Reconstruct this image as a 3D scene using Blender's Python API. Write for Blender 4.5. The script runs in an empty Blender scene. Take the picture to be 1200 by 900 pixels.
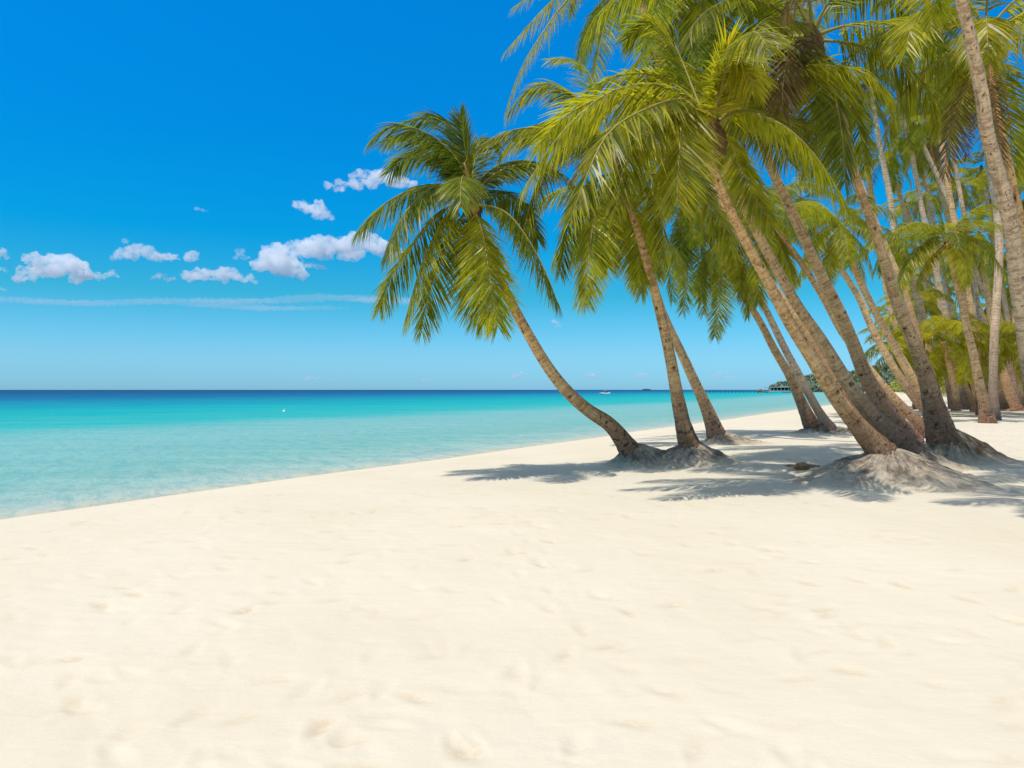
import bpy, bmesh, math, random
import numpy as np
from mathutils import Vector, Matrix

random.seed(7)
RNG = np.random.default_rng(11)
sc = bpy.context.scene
COL = sc.collection
R = math.radians

# ------------------------------------------------------------------ camera
F = 900.0            # focal length in units of a 1200-wide frame
CX, CY = 600.0, 456.8
H = 2.4              # eye above the still water
cd = bpy.data.cameras.new("camera")
cd.sensor_width = 36.0
cd.lens = 36.0 * F / 1200.0
cd.shift_y = (CY - 450.0) / 1200.0
cd.clip_start = 0.1
cd.clip_end = 90000.0
cam = bpy.data.objects.new("camera", cd)
cam.location = (0, 0, H)
cam.rotation_euler = (R(90), 0, 0)
COL.objects.link(cam)
sc.camera = cam


def at(px, py, D):
    """Where the thing seen in direction (px, py) stands when it is D metres out."""
    return np.array([(px - CX) / F * D, D, H - (py - CY) / F * D])


# ------------------------------------------------------------------ noise helpers
def _hash(ix, iy, seed):
    n = (ix * 374761393 + iy * 668265263 + seed * 974711) & 0xFFFFFFFF
    n = ((n ^ (n >> 13)) * 1274126177) & 0xFFFFFFFF
    return ((n ^ (n >> 16)) & 0xFFFFFF) / float(0xFFFFFF)


def vnoise(x, y, seed=0):
    x = np.asarray(x, float); y = np.asarray(y, float)
    ix = np.floor(x).astype(np.int64); iy = np.floor(y).astype(np.int64)
    fx = x - ix; fy = y - iy
    fx = fx * fx * fx * (fx * (fx * 6 - 15) + 10); fy = fy * fy * fy * (fy * (fy * 6 - 15) + 10)
    a = _hash(ix, iy, seed); b = _hash(ix + 1, iy, seed)
    c = _hash(ix, iy + 1, seed); d = _hash(ix + 1, iy + 1, seed)
    return (a + (b - a) * fx) * (1 - fy) + (c + (d - c) * fx) * fy - 0.5


def fbm(x, y, seed=0, octv=4):
    s = 0; a = 1.0
    for k in range(octv):
        s = s + a * vnoise(x * 2 ** k + 17.3 * k, y * 2 ** k - 9.1 * k, seed + k)
        a *= 0.5
    return s


# ------------------------------------------------------------------ terrain
def shore_x(Y):
    Y = np.asarray(Y, float)
    return -17.4 + 0.557 * Y - 0.105 * np.maximum(0, Y - 150) + 0.12 * np.sin(Y * 0.21 + 1) + 0.08 * np.sin(Y * 0.53)


def inland(X, Y):
    return (np.asarray(X, float) - shore_x(Y)) / 1.145


def terrain(X, Y):
    u = inland(X, Y)
    up = np.maximum(u, 0)
    land = 0.40 * (1 - np.exp(-up / 3.3)) + 0.004 * np.clip(up - 20, 0, 200)
    berm = 0.22 * np.exp(-(((X - 10.5) / 6.5) ** 2 + ((Y - 22) / 6.0) ** 2))
    soft = np.clip(up / 4, 0, 1)
    land = land + soft * (berm + 0.05 * fbm(np.asarray(X) * 0.33, np.asarray(Y) * 0.33, 3, 3))
    sea = np.maximum(0.121 * np.minimum(u, 0), -4.0)
    return np.where(u > 0, land, sea)


# ------------------------------------------------------------------ object helpers
def mesh_obj(name, V, Fc, mats=(), parent=None, smooth=True, loc=None, mat_idx=None):
    me = bpy.data.meshes.new(name)
    fill_mesh(me, V, Fc)
    for m in mats:
        me.materials.append(m)
    if smooth:
        me.polygons.foreach_set("use_smooth", np.ones(len(me.polygons), bool))
    if mat_idx is not None:
        me.polygons.foreach_set("material_index", np.asarray(mat_idx, np.int32))
    return link(name, me, parent, loc)


def fill_mesh(me, V, Fc):
    V = np.asarray(V, np.float32)
    if isinstance(Fc, np.ndarray):
        groups = [Fc]
    else:
        groups = [np.asarray(g, np.int32) for g in Fc if len(g)]
    nl = sum(g.size for g in groups); npoly = sum(len(g) for g in groups)
    me.vertices.add(len(V)); me.vertices.foreach_set("co", V.ravel())
    me.loops.add(nl); me.polygons.add(npoly)
    me.loops.foreach_set("vertex_index", np.concatenate([g.ravel() for g in groups]).astype(np.int32))
    st = []; off = 0
    for g in groups:
        k = g.shape[1]
        st.append(np.arange(len(g)) * k + off); off += g.size
    me.polygons.foreach_set("loop_start", np.concatenate(st).astype(np.int32))
    me.update(calc_edges=True)
    return me


def link(name, me, parent=None, loc=None):
    o = bpy.data.objects.new(name, me)
    COL.objects.link(o)
    if parent is not None:
        o.parent = parent
    if loc is not None:
        o.location = loc
    return o


def empty(name, loc):
    o = bpy.data.objects.new(name, None)
    o.empty_display_size = 0.3
    COL.objects.link(o)
    o.location = loc
    return o


def tag(o, label, cat, group=None, kind=None):
    if label: o["label"] = label
    if cat: o["category"] = cat
    if group: o["group"] = group
    if kind: o["kind"] = kind
    return o


def attr(me, name, vals):
    a = me.attributes.new(name, 'FLOAT', 'POINT')
    a.data.foreach_set("value", np.asarray(vals, np.float32))


def catmull(P, n):
    P = np.asarray(P, float)
    if len(P) == 2:
        return P[0] + (P[1] - P[0]) * np.linspace(0, 1, n)[:, None]
    Q = np.vstack([2 * P[0] - P[1], P, 2 * P[-1] - P[-2]])
    out = []
    for i in range(len(P) - 1):
        p0, p1, p2, p3 = Q[i:i + 4]
        t = np.linspace(0, 1, 24, endpoint=False)[:, None]
        out.append(0.5 * (2 * p1 + (p2 - p0) * t + (2 * p0 - 5 * p1 + 4 * p2 - p3) * t ** 2 + (3 * p1 - p0 - 3 * p2 + p3) * t ** 3))
    out = np.vstack(out + [P[-1:]])
    # even spacing, then a light smoothing
    s = np.r_[0, np.cumsum(np.linalg.norm(np.diff(out, axis=0), axis=1))]
    q = np.linspace(0, s[-1], n)
    return np.stack([np.interp(q, s, out[:, k]) for k in range(P.shape[1])], 1)


def smooth_curve(P, it):
    P = P.copy()
    for _ in range(it):
        P[1:-1] = 0.5 * P[1:-1] + 0.25 * (P[:-2] + P[2:])
    return P


def norm(v):
    return v / np.maximum(np.linalg.norm(v, axis=-1, keepdims=True), 1e-9)


def tube(P, rad, seg, closed_ends=True):
    """Tube along P (n,3) with radius (n,) or (n,seg). Returns V, faces(quads), end tris."""
    n = len(P)
    T = norm(np.gradient(P, axis=0))
    ref = np.array([0.0, 1.0, 0.0]) if abs(T[0, 1]) < 0.9 else np.array([1.0, 0, 0])
    N = np.zeros_like(T)
    v = ref - T[0] * ref.dot(T[0]); N[0] = v / np.linalg.norm(v)
    for i in range(1, n):
        v = N[i - 1] - T[i] * N[i - 1].dot(T[i]); N[i] = v / np.linalg.norm(v)
    B = np.cross(T, N)
    a = np.linspace(0, 2 * np.pi, seg, endpoint=False)
    rad = np.asarray(rad, float)
    if rad.ndim == 1:
        rad = np.repeat(rad[:, None], seg, 1)
    V = P[:, None] + rad[..., None] * (np.cos(a)[None, :, None] * N[:, None] + np.sin(a)[None, :, None] * B[:, None])
    V = V.reshape(-1, 3)
    i = np.arange(n - 1)[:, None] * seg; j = np.arange(seg)[None]
    j2 = (j + 1) % seg
    q = np.stack([i + j, i + j2, i + seg + j2, i + seg + j], -1).reshape(-1, 4)
    tris = []
    if closed_ends:
        V = np.vstack([V, P[:1], P[-1:]])
        c0, c1 = n * seg, n * seg + 1
        j = np.arange(seg)
        tris = np.vstack([np.stack([np.full(seg, c0), (j + 1) % seg, j], 1),
                          np.stack([np.full(seg, c1), (n - 1) * seg + j, (n - 1) * seg + (j + 1) % seg], 1)])
    return V, q, tris, a


# ------------------------------------------------------------------ materials
def new_mat(name):
    m = bpy.data.materials.new(name)
    m.use_nodes = True
    nt = m.node_tree
    nt.nodes.clear()
    out = nt.nodes.new('ShaderNodeOutputMaterial')
    return m, nt, out


class NB:
    """A little node builder."""
    def __init__(self, nt): self.nt = nt
    def n(self, t, **kw):
        nd = self.nt.nodes.new(t)
        for k, v in kw.items():
            if hasattr(nd, k): setattr(nd, k, v)
        return nd
    def l(self, a, b): self.nt.links.new(a, b)
    def math(self, op, a, b=None, clamp=False):
        nd = self.n('ShaderNodeMath', operation=op); nd.use_clamp = clamp
        for i, x in enumerate((a, b)):
            if x is None: continue
            if isinstance(x, (int, float)): nd.inputs[i].default_value = x
            else: self.l(x, nd.inputs[i])
        return nd.outputs[0]
    def mix(self, fac, a, b, blend='MIX'):
        nd = self.n('ShaderNodeMix'); nd.data_type = 'RGBA'; nd.blend_type = blend
        for s, x in ((nd.inputs[0], fac), (nd.inputs[6], a), (nd.inputs[7], b)):
            if isinstance(x, (int, float)): s.default_value = x
            elif isinstance(x, tuple): s.default_value = x if len(x) == 4 else (*x, 1)
            else: self.l(x, s)
        return nd.outputs[2]
    def ramp(self, fac, stops, interp='LINEAR'):
        nd = self.n('ShaderNodeValToRGB'); cr = nd.color_ramp; cr.interpolation = interp
        while len(cr.elements) < len(stops): cr.elements.new(0.5)
        for e, (p, c) in zip(cr.elements, stops):
            e.position = p; e.color = (*c, 1) if not isinstance(c, (int, float)) else (c, c, c, 1)
        self.l(fac, nd.inputs[0])
        return nd.outputs[0]
    def noise(self, vec, scale, detail=3, rough=0.5, dist=0.0):
        nd = self.n('ShaderNodeTexNoise'); nd.inputs['Scale'].default_value = scale
        nd.inputs['Detail'].default_value = detail; nd.inputs['Roughness'].default_value = rough
        nd.inputs['Distortion'].default_value = dist
        if vec is not None: self.l(vec, nd.inputs['Vector'])
        return nd.outputs['Fac']
    def mapping(self, vec, scale=(1, 1, 1), rot=(0, 0, 0)):
        nd = self.n('ShaderNodeMapping'); nd.inputs['Scale'].default_value = scale
        nd.inputs['Rotation'].default_value = rot
        self.l(vec, nd.inputs['Vector']); return nd.outputs[0]
    def bump(self, h, strength, dist, normal=None):
        nd = self.n('ShaderNodeBump'); nd.inputs['Strength'].default_value = strength
        nd.inputs['Distance'].default_value = dist; self.l(h, nd.inputs['Height'])
        if normal is not None: self.l(normal, nd.inputs['Normal'])
        return nd.outputs[0]
    def attr(self, name):
        nd = self.n('ShaderNodeAttribute'); nd.attribute_name = name; return nd.outputs['Fac']
    def pos(self): return self.n('ShaderNodeNewGeometry').outputs['Position']
    def objrand(self): return self.n('ShaderNodeObjectInfo').outputs['Random']
    def objco(self): return self.n('ShaderNodeTexCoord').outputs['Object']
    def prin(self, col, rough=0.6, spec=0.3, normal=None):
        nd = self.n('ShaderNodeBsdfPrincipled')
        if isinstance(col, tuple): nd.inputs['Base Color'].default_value = (*col, 1)
        else: self.l(col, nd.inputs['Base Color'])
        if isinstance(rough, (int, float)): nd.inputs['Roughness'].default_value = rough
        else: self.l(rough, nd.inputs['Roughness'])
        nd.inputs['Specular IOR Level'].default_value = spec
        if normal is not None: self.l(normal, nd.inputs['Normal'])
        return nd


def simple_mat(name, col, rough=0.6, spec=0.3, var=0.25, scale=8):
    m, nt, out = new_mat(name); b = NB(nt)
    n = b.noise(b.objco(), scale, 4)
    c = b.mix(n, tuple(x * (1 - var) for x in col), tuple(min(1, x * (1 + var)) for x in col))
    p = b.prin(c, rough, spec, b.bump(n, 0.3, 0.02))
    b.l(p.outputs[0], out.inputs[0])
    return m


def sand_mat():
    m, nt, out = new_mat("dry_coral_sand"); b = NB(nt)
    p = b.pos()
    big = b.noise(p, 0.35, 4)
    mid = b.noise(b.mapping(p, (1.0, 2.2, 1)), 2.2, 4, 0.55)
    fine = b.noise(p, 26, 4, 0.6)
    grain = b.noise(p, 220, 2, 0.6)
    c = b.mix(b.ramp(big, [(0.3, 0.0), (0.7, 1.0)]), (0.698, 0.617, 0.463), (0.733, 0.662, 0.515))
    c = b.mix(b.ramp(mid, [(0.58, 0.0), (0.80, 0.35)]), c, (0.645, 0.53, 0.365))
    c = b.mix(b.ramp(grain, [(0.35, 0.25), (0.55, 0.0)]), c, (0.55, 0.47, 0.35))
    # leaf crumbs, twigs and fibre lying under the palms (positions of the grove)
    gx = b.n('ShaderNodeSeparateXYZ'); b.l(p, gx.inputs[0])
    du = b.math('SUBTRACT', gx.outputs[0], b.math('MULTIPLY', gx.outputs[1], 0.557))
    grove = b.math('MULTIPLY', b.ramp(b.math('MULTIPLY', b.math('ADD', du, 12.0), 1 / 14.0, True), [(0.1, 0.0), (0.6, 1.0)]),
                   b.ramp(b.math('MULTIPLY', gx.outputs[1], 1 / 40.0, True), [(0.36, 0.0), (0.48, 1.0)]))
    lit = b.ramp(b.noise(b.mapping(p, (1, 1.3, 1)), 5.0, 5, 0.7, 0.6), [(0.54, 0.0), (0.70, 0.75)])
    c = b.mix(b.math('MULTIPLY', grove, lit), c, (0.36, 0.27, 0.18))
    pshade = b.math('MULTIPLY', b.attr('print_shade'), b.ramp(b.noise(p, 14, 4, 0.65), [(0.30, 0.0), (0.55, 0.9)]))  # shade inside the footprint pits, painted as a darker beige
    c = b.mix(pshade, c, (0.59, 0.47, 0.31))
    # wet band at the water's edge
    at_ = b.attr('wet')
    wn = b.ramp(b.noise(b.mapping(p, (1.0, 0.5, 1)), 1.6, 4, 0.6), [(0.35, 0.35), (0.65, 1.0)])
    c = b.mix(b.math('MULTIPLY', at_, wn), c, (0.60, 0.52, 0.385))
    h = b.math('ADD', b.math('MULTIPLY', mid, 0.7), b.math('MULTIPLY', fine, 0.12))
    nrm = b.bump(h, 0.45, 0.05)
    nrm = b.bump(grain, 0.25, 0.006, nrm)
    pr = b.prin(c, 0.95, 0.05, nrm)
    b.l(pr.outputs[0], out.inputs[0])
    return m


def water_mat():
    m, nt, out = new_mat("clear_tropical_water"); b = NB(nt)
    p = b.pos()
    s = b.n('ShaderNodeSeparateXYZ'); b.l(p, s.inputs[0])
    off = b.attr('offshore')              # metres out from the water's edge
    # the sandbar and the deep drop wander a little
    w = b.noise(b.mapping(p, (0.012, 0.05, 1)), 1.0, 3)
    w2 = b.noise(b.mapping(p, (0.05, 0.22, 1), (0, 0, R(-29))), 1.0, 4, 0.6)
    o2 = b.math('MULTIPLY', off, b.math('ADD', 0.63, b.math('ADD', b.math('MULTIPLY', w, 0.36), b.math('MULTIPLY', w2, 0.20))))
    lg = b.math('DIVIDE', b.math('LOGARITHM', b.math('ADD', o2, 1.0), 10.0), 3.5, True)   # 0..1 = 0..3161 m

    def L(d): return math.log10(d + 1) / 3.5
    col = b.ramp(lg, [(L(0.0), (0.574, 0.522, 0.383)), (L(0.5), (0.435, 0.479, 0.409)), (L(1.6), (0.313, 0.435, 0.400)), (L(6), (0.187, 0.400, 0.374)),
                      (L(16), (0.187, 0.413, 0.405)), (L(23), (0.157, 0.413, 0.413)), (L(32), (0.026, 0.383, 0.383)),
                      (L(60), (0.001, 0.348, 0.374)), (L(105), (0.001, 0.235, 0.339)), (L(190), (0.001, 0.122, 0.270)),
                      (L(420), (0.001, 0.074, 0.213)), (L(1500), (0.001, 0.057, 0.165))])
    # soft streaks of lighter and darker bottom
    st = b.noise(b.mapping(p, (0.10, 0.7, 1), (0, 0, R(-24))), 0.8, 5, 0.6)
    near = b.ramp(lg, [(L(3), 1.0), (L(80), 0.35)])
    col = b.mix(b.math('MULTIPLY', b.ramp(st, [(0.42, 0.0), (0.72, 0.5)]), near), col, b.mix(0.45, col, (0.42, 0.66, 0.60)))
    rot = b.mapping(p, (1, 1, 1), (0, 0, R(-29)))
    rip = b.noise(b.mapping(rot, (1.5, 0.55, 1)), 1.0, 4, 0.65, 0.6)
    rip2 = b.noise(b.mapping(rot, (4.5, 1.6, 1)), 1.0, 4, 0.65, 0.8)
    rsum = b.math('ADD', b.math('MULTIPLY', rip, 0.5), b.math('MULTIPLY', rip2, 0.5))
    col = b.mix(b.math('MULTIPLY', b.ramp(rsum, [(0.42, 0.55), (0.52, 0.0)]), near), col, b.mix(0.6, col, (0.03, 0.30, 0.33)))  # ripple troughs: their shading painted darker into the water colour
    col = b.mix(b.math('MULTIPLY', b.ramp(rsum, [(0.54, 0.0), (0.68, 0.35)]), near), col, b.mix(0.35, col, (0.60, 0.76, 0.68)))  # ripple crests: their glints painted lighter into the water colour
    hh = b.math('ADD', rip, b.math('MULTIPLY', rip2, 0.35))
    nrm = b.bump(hh, 0.35, 0.05)
    df = b.n('ShaderNodeBsdfDiffuse'); b.l(col, df.inputs[0]); b.l(b.bump(hh, 0.6, 0.11), df.inputs['Normal'])
    gl = b.n('ShaderNodeBsdfGlossy'); gl.inputs['Roughness'].default_value = 0.18; b.l(nrm, gl.inputs['Normal'])
    fr = b.n('ShaderNodeFresnel'); fr.inputs[0].default_value = 1.33; b.l(nrm, fr.inputs['Normal'])
    pr = b.n('ShaderNodeMixShader'); b.l(b.math('MULTIPLY', fr.outputs[0], 0.05), pr.inputs[0])
    b.l(df.outputs[0], pr.inputs[1]); b.l(gl.outputs[0], pr.inputs[2])
    tr = b.n('ShaderNodeBsdfTransparent'); tr.inputs[0].default_value = (0.80, 0.92, 0.90, 1)
    ms = b.n('ShaderNodeMixShader')
    fac = b.ramp(b.math('MULTIPLY', off, 1 / 6.0, True), [(0.0, 0.80), (0.03, 0.95), (0.08, 1.0)])
    b.l(fac, ms.inputs[0]); b.l(tr.outputs[0], ms.inputs[1]); b.l(pr.outputs[0], ms.inputs[2])
    b.l(ms.outputs[0], out.inputs[0])
    return m


def leaf_mat(name, deep, olive, gold, trans, dead=0.0):
    m, nt, out = new_mat(name); b = NB(nt)
    r = b.objrand(); lv = b.attr('lv'); lt = b.attr('lt')
    c = b.mix(b.ramp(r, [(0.0, 0.0), (1.0, 1.0)]), deep, olive)
    c = b.mix(b.ramp(lv, [(0.25, 0.0), (1.0, 0.75)]), c, gold)
    c = b.mix(b.ramp(lt, [(0.55, 0.0), (1.0, 0.55)]), c, (0.26, 0.17, 0.045))
    n = b.noise(b.objco(), 3.0, 3)
    c = b.mix(b.ramp(n, [(0.35, 0.55), (0.65, 0.0)]), c, tuple(x * 0.45 for x in deep))
    pr = b.prin(c, 0.36, 0.36)
    tl = b.n('ShaderNodeBsdfTranslucent')
    tc = b.mix(0.5, b.mix(1.0, c, (1.9, 1.75, 1.2), 'MULTIPLY'), trans)
    b.l(tc, tl.inputs[0])
    ms = b.n('ShaderNodeMixShader'); ms.inputs[0].default_value = 0.48
    b.l(pr.outputs[0], ms.inputs[1]); b.l(tl.outputs[0], ms.inputs[2])
    b.l(ms.outputs[0], out.inputs[0])
    return m


def trunk_mat(name, upper, ringc, basec):
    m, nt, out = new_mat(name); b = NB(nt)
    uv = b.n('ShaderNodeUVMap').outputs[0]
    base = b.attr('basal'); notch = b.attr('notch')
    rnd = b.objrand()
    ofs = b.n('ShaderNodeVectorMath', operation='ADD'); b.l(uv, ofs.inputs[0])
    cb = b.n('ShaderNodeCombineXYZ'); b.l(b.math('MULTIPLY', rnd, 37.0), cb.inputs[2]); b.l(cb.outputs[0], ofs.inputs[1])
    v3 = ofs.outputs[0]
    rn = b.noise(b.mapping(v3, (2.2, 13, 1)), 1.0, 3, 0.6, 0.35)      # leaf-scar rings: long across, short along
    rn2 = b.noise(b.mapping(v3, (7, 34, 1)), 1.0, 4, 0.65)
    patch = b.noise(b.mapping(v3, (3, 1.6, 1)), 1.0, 4, 0.6)
    vert = b.noise(b.mapping(v3, (30, 4, 1)), 1.0, 3, 0.6)
    c = b.mix(b.ramp(rn, [(0.38, 0.0), (0.56, 1.0)]), ringc, upper)
    c = b.mix(b.ramp(rn2, [(0.33, 0.9), (0.46, 0.0)]), c, tuple(x * 0.30 for x in ringc))
    c = b.mix(b.ramp(patch, [(0.48, 0.0), (0.72, 0.55)]), c, tuple(min(1, x * 1.35) for x in upper))
    # rough weathered foot of the palm
    crk = b.noise(b.mapping(v3, (11, 15, 1)), 1.0, 5, 0.7, 0.8)
    bc = b.mix(b.ramp(crk, [(0.36, 0.0), (0.60, 1.0)]), tuple(x * 0.28 for x in basec), basec)
    bc = b.mix(b.ramp(vert, [(0.55, 0.0), (0.75, 0.5)]), bc, tuple(min(1, x * 1.6) for x in basec))
    c = b.mix(base, c, bc)
    blot = b.noise(b.mapping(v3, (6, 8, 1)), 1.0, 2, 0.5)
    c = b.mix(b.ramp(b.math('ADD', blot, b.math('MULTIPLY', base, 0.07)), [(0.66, 0.0), (0.70, 0.85)]), c, (0.055, 0.032, 0.022))
    c = b.mix(b.math('MULTIPLY', rnd, 0.40), c, b.mix(0.55, c, (0.46, 0.37, 0.28)))
    lich = b.noise(b.mapping(v3, (2.0, 1.1, 1)), 1.3, 5, 0.7, 0.5)
    c = b.mix(b.ramp(lich, [(0.60, 0.0), (0.69, 0.40)]), c, (0.62, 0.54, 0.42))
    stain_or_shade = b.noise(b.mapping(v3, (5.0, 0.7, 1)), 1.0, 4, 0.6)
    c = b.mix(b.ramp(stain_or_shade, [(0.56, 0.0), (0.72, 0.55)]), c, (0.13, 0.08, 0.05))
    c = b.mix(notch, c, (0.03, 0.018, 0.012))
    h = b.math('ADD', b.math('ADD', rn, b.math('MULTIPLY', rn2, 0.6)), b.math('MULTIPLY', b.math('MULTIPLY', crk, base), 1.6))
    h = b.math('SUBTRACT', h, b.math('MULTIPLY', notch, 2.0))
    pr = b.prin(c, 0.85, 0.15, b.bump(h, 0.9, 0.035))
    b.l(pr.outputs[0], out.inputs[0])
    return m


def mound_mat(nm="fibrous_roots_and_sand", dk=(0.19, 0.145, 0.105), lt=(0.54, 0.44, 0.325)):
    m, nt, out = new_mat(nm); b = NB(nt)
    p = b.objco()
    rad = b.attr('ang'); rr = b.attr('rad')
    cb = b.n('ShaderNodeCombineXYZ'); b.l(b.math('MULTIPLY', rad, 26.0), cb.inputs[0]); b.l(b.math('MULTIPLY', rr, 5.0), cb.inputs[1])
    fib = b.noise(cb.outputs[0], 1.0, 5, 0.7, 0.7)
    gr = b.noise(p, 9, 5, 0.7, 0.4)
    c = b.mix(b.ramp(fib, [(0.38, 0.0), (0.62, 1.0)]), dk, lt)
    c = b.mix(b.ramp(gr, [(0.40, 0.65), (0.55, 0.0)]), c, (0.13, 0.105, 0.085))
    c = b.mix(b.ramp(b.noise(p, 2.6, 4, 0.6), [(0.48, 0.0), (0.64, 0.7)]), c, (0.66, 0.54, 0.385))
    c = b.mix(b.ramp(rr, [(0.50, 0.0), (0.98, 1.0)]), c, (0.72, 0.61, 0.44))
    h = b.math('ADD', fib, b.math('MULTIPLY', gr, 0.8))
    pr = b.prin(c, 0.95, 0.05, b.bump(h, 1.0, 0.06))
    b.l(pr.outputs[0], out.inputs[0])
    return m


def forest_mat():
    m, nt, out = new_mat("hillside_leaves"); b = NB(nt)
    lv = b.attr('lv'); yl = b.attr('lt')
    c = b.mix(lv, (0.14, 0.185, 0.13), (0.27, 0.33, 0.20))  # greyed green: distance haze is put into the leaf colour
    c = b.mix(yl, c, b.mix(lv, (0.20, 0.23, 0.03), (0.55, 0.52, 0.07)))
    pr = b.prin(c, 0.8, 0.1)
    b.l(pr.outputs[0], out.inputs[0])
    return m


M_SAND = sand_mat(); M_WATER = water_mat()
M_LEAF = leaf_mat("palm_leaf", (0.045, 0.078, 0.006), (0.310, 0.345, 0.010), (0.64, 0.56, 0.020), (0.78, 0.77, 0.02))
M_LEAFD = leaf_mat("palm_leaf_deep_green", (0.032, 0.065, 0.012), (0.185, 0.235, 0.016), (0.40, 0.38, 0.03), (0.46, 0.56, 0.03))
M_LEAFY = leaf_mat("palm_leaf_yellow_green", (0.17, 0.20, 0.008), (0.38, 0.37, 0.010), (0.55, 0.44, 0.02), (0.82, 0.74, 0.02))
M_DEAD = leaf_mat("withered_frond", (0.13, 0.075, 0.035), (0.22, 0.13, 0.06), (0.30, 0.19, 0.08), (0.28, 0.15, 0.05))
M_STALK = simple_mat("frond_stalk", (0.30, 0.25, 0.055), 0.45, 0.35, 0.3, 3)
M_STALKD = simple_mat("withered_stalk", (0.28, 0.18, 0.09), 0.6, 0.2, 0.3, 3)
M_TRUNK = trunk_mat("palm_trunk_bark", (0.76, 0.475, 0.215), (0.42, 0.23, 0.10), (0.34, 0.17, 0.095))
M_TRUNKP = trunk_mat("pale_palm_trunk_bark", (0.72, 0.52, 0.33), (0.40, 0.25, 0.15), (0.35, 0.21, 0.135))
M_MOUND = mound_mat()
M_ROOT = mound_mat("brown_matted_roots", (0.13, 0.075, 0.04), (0.42, 0.29, 0.17))
M_FIBRE = simple_mat("coir_fibre", (0.17, 0.10, 0.05), 0.95, 0.05, 0.5, 14)
M_SPEAR = simple_mat("spathe", (0.42, 0.24, 0.09), 0.6, 0.2, 0.35, 5)
M_NUTG = simple_mat("green_coconut", (0.26, 0.27, 0.03), 0.4, 0.35, 0.3, 4)
M_NUTB = simple_mat("orange_coconut", (0.42, 0.20, 0.05), 0.45, 0.35, 0.3, 4)
M_HUSK = simple_mat("dry_husk", (0.34, 0.20, 0.10), 0.9, 0.1, 0.4, 20)
M_FOREST = forest_mat()

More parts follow.
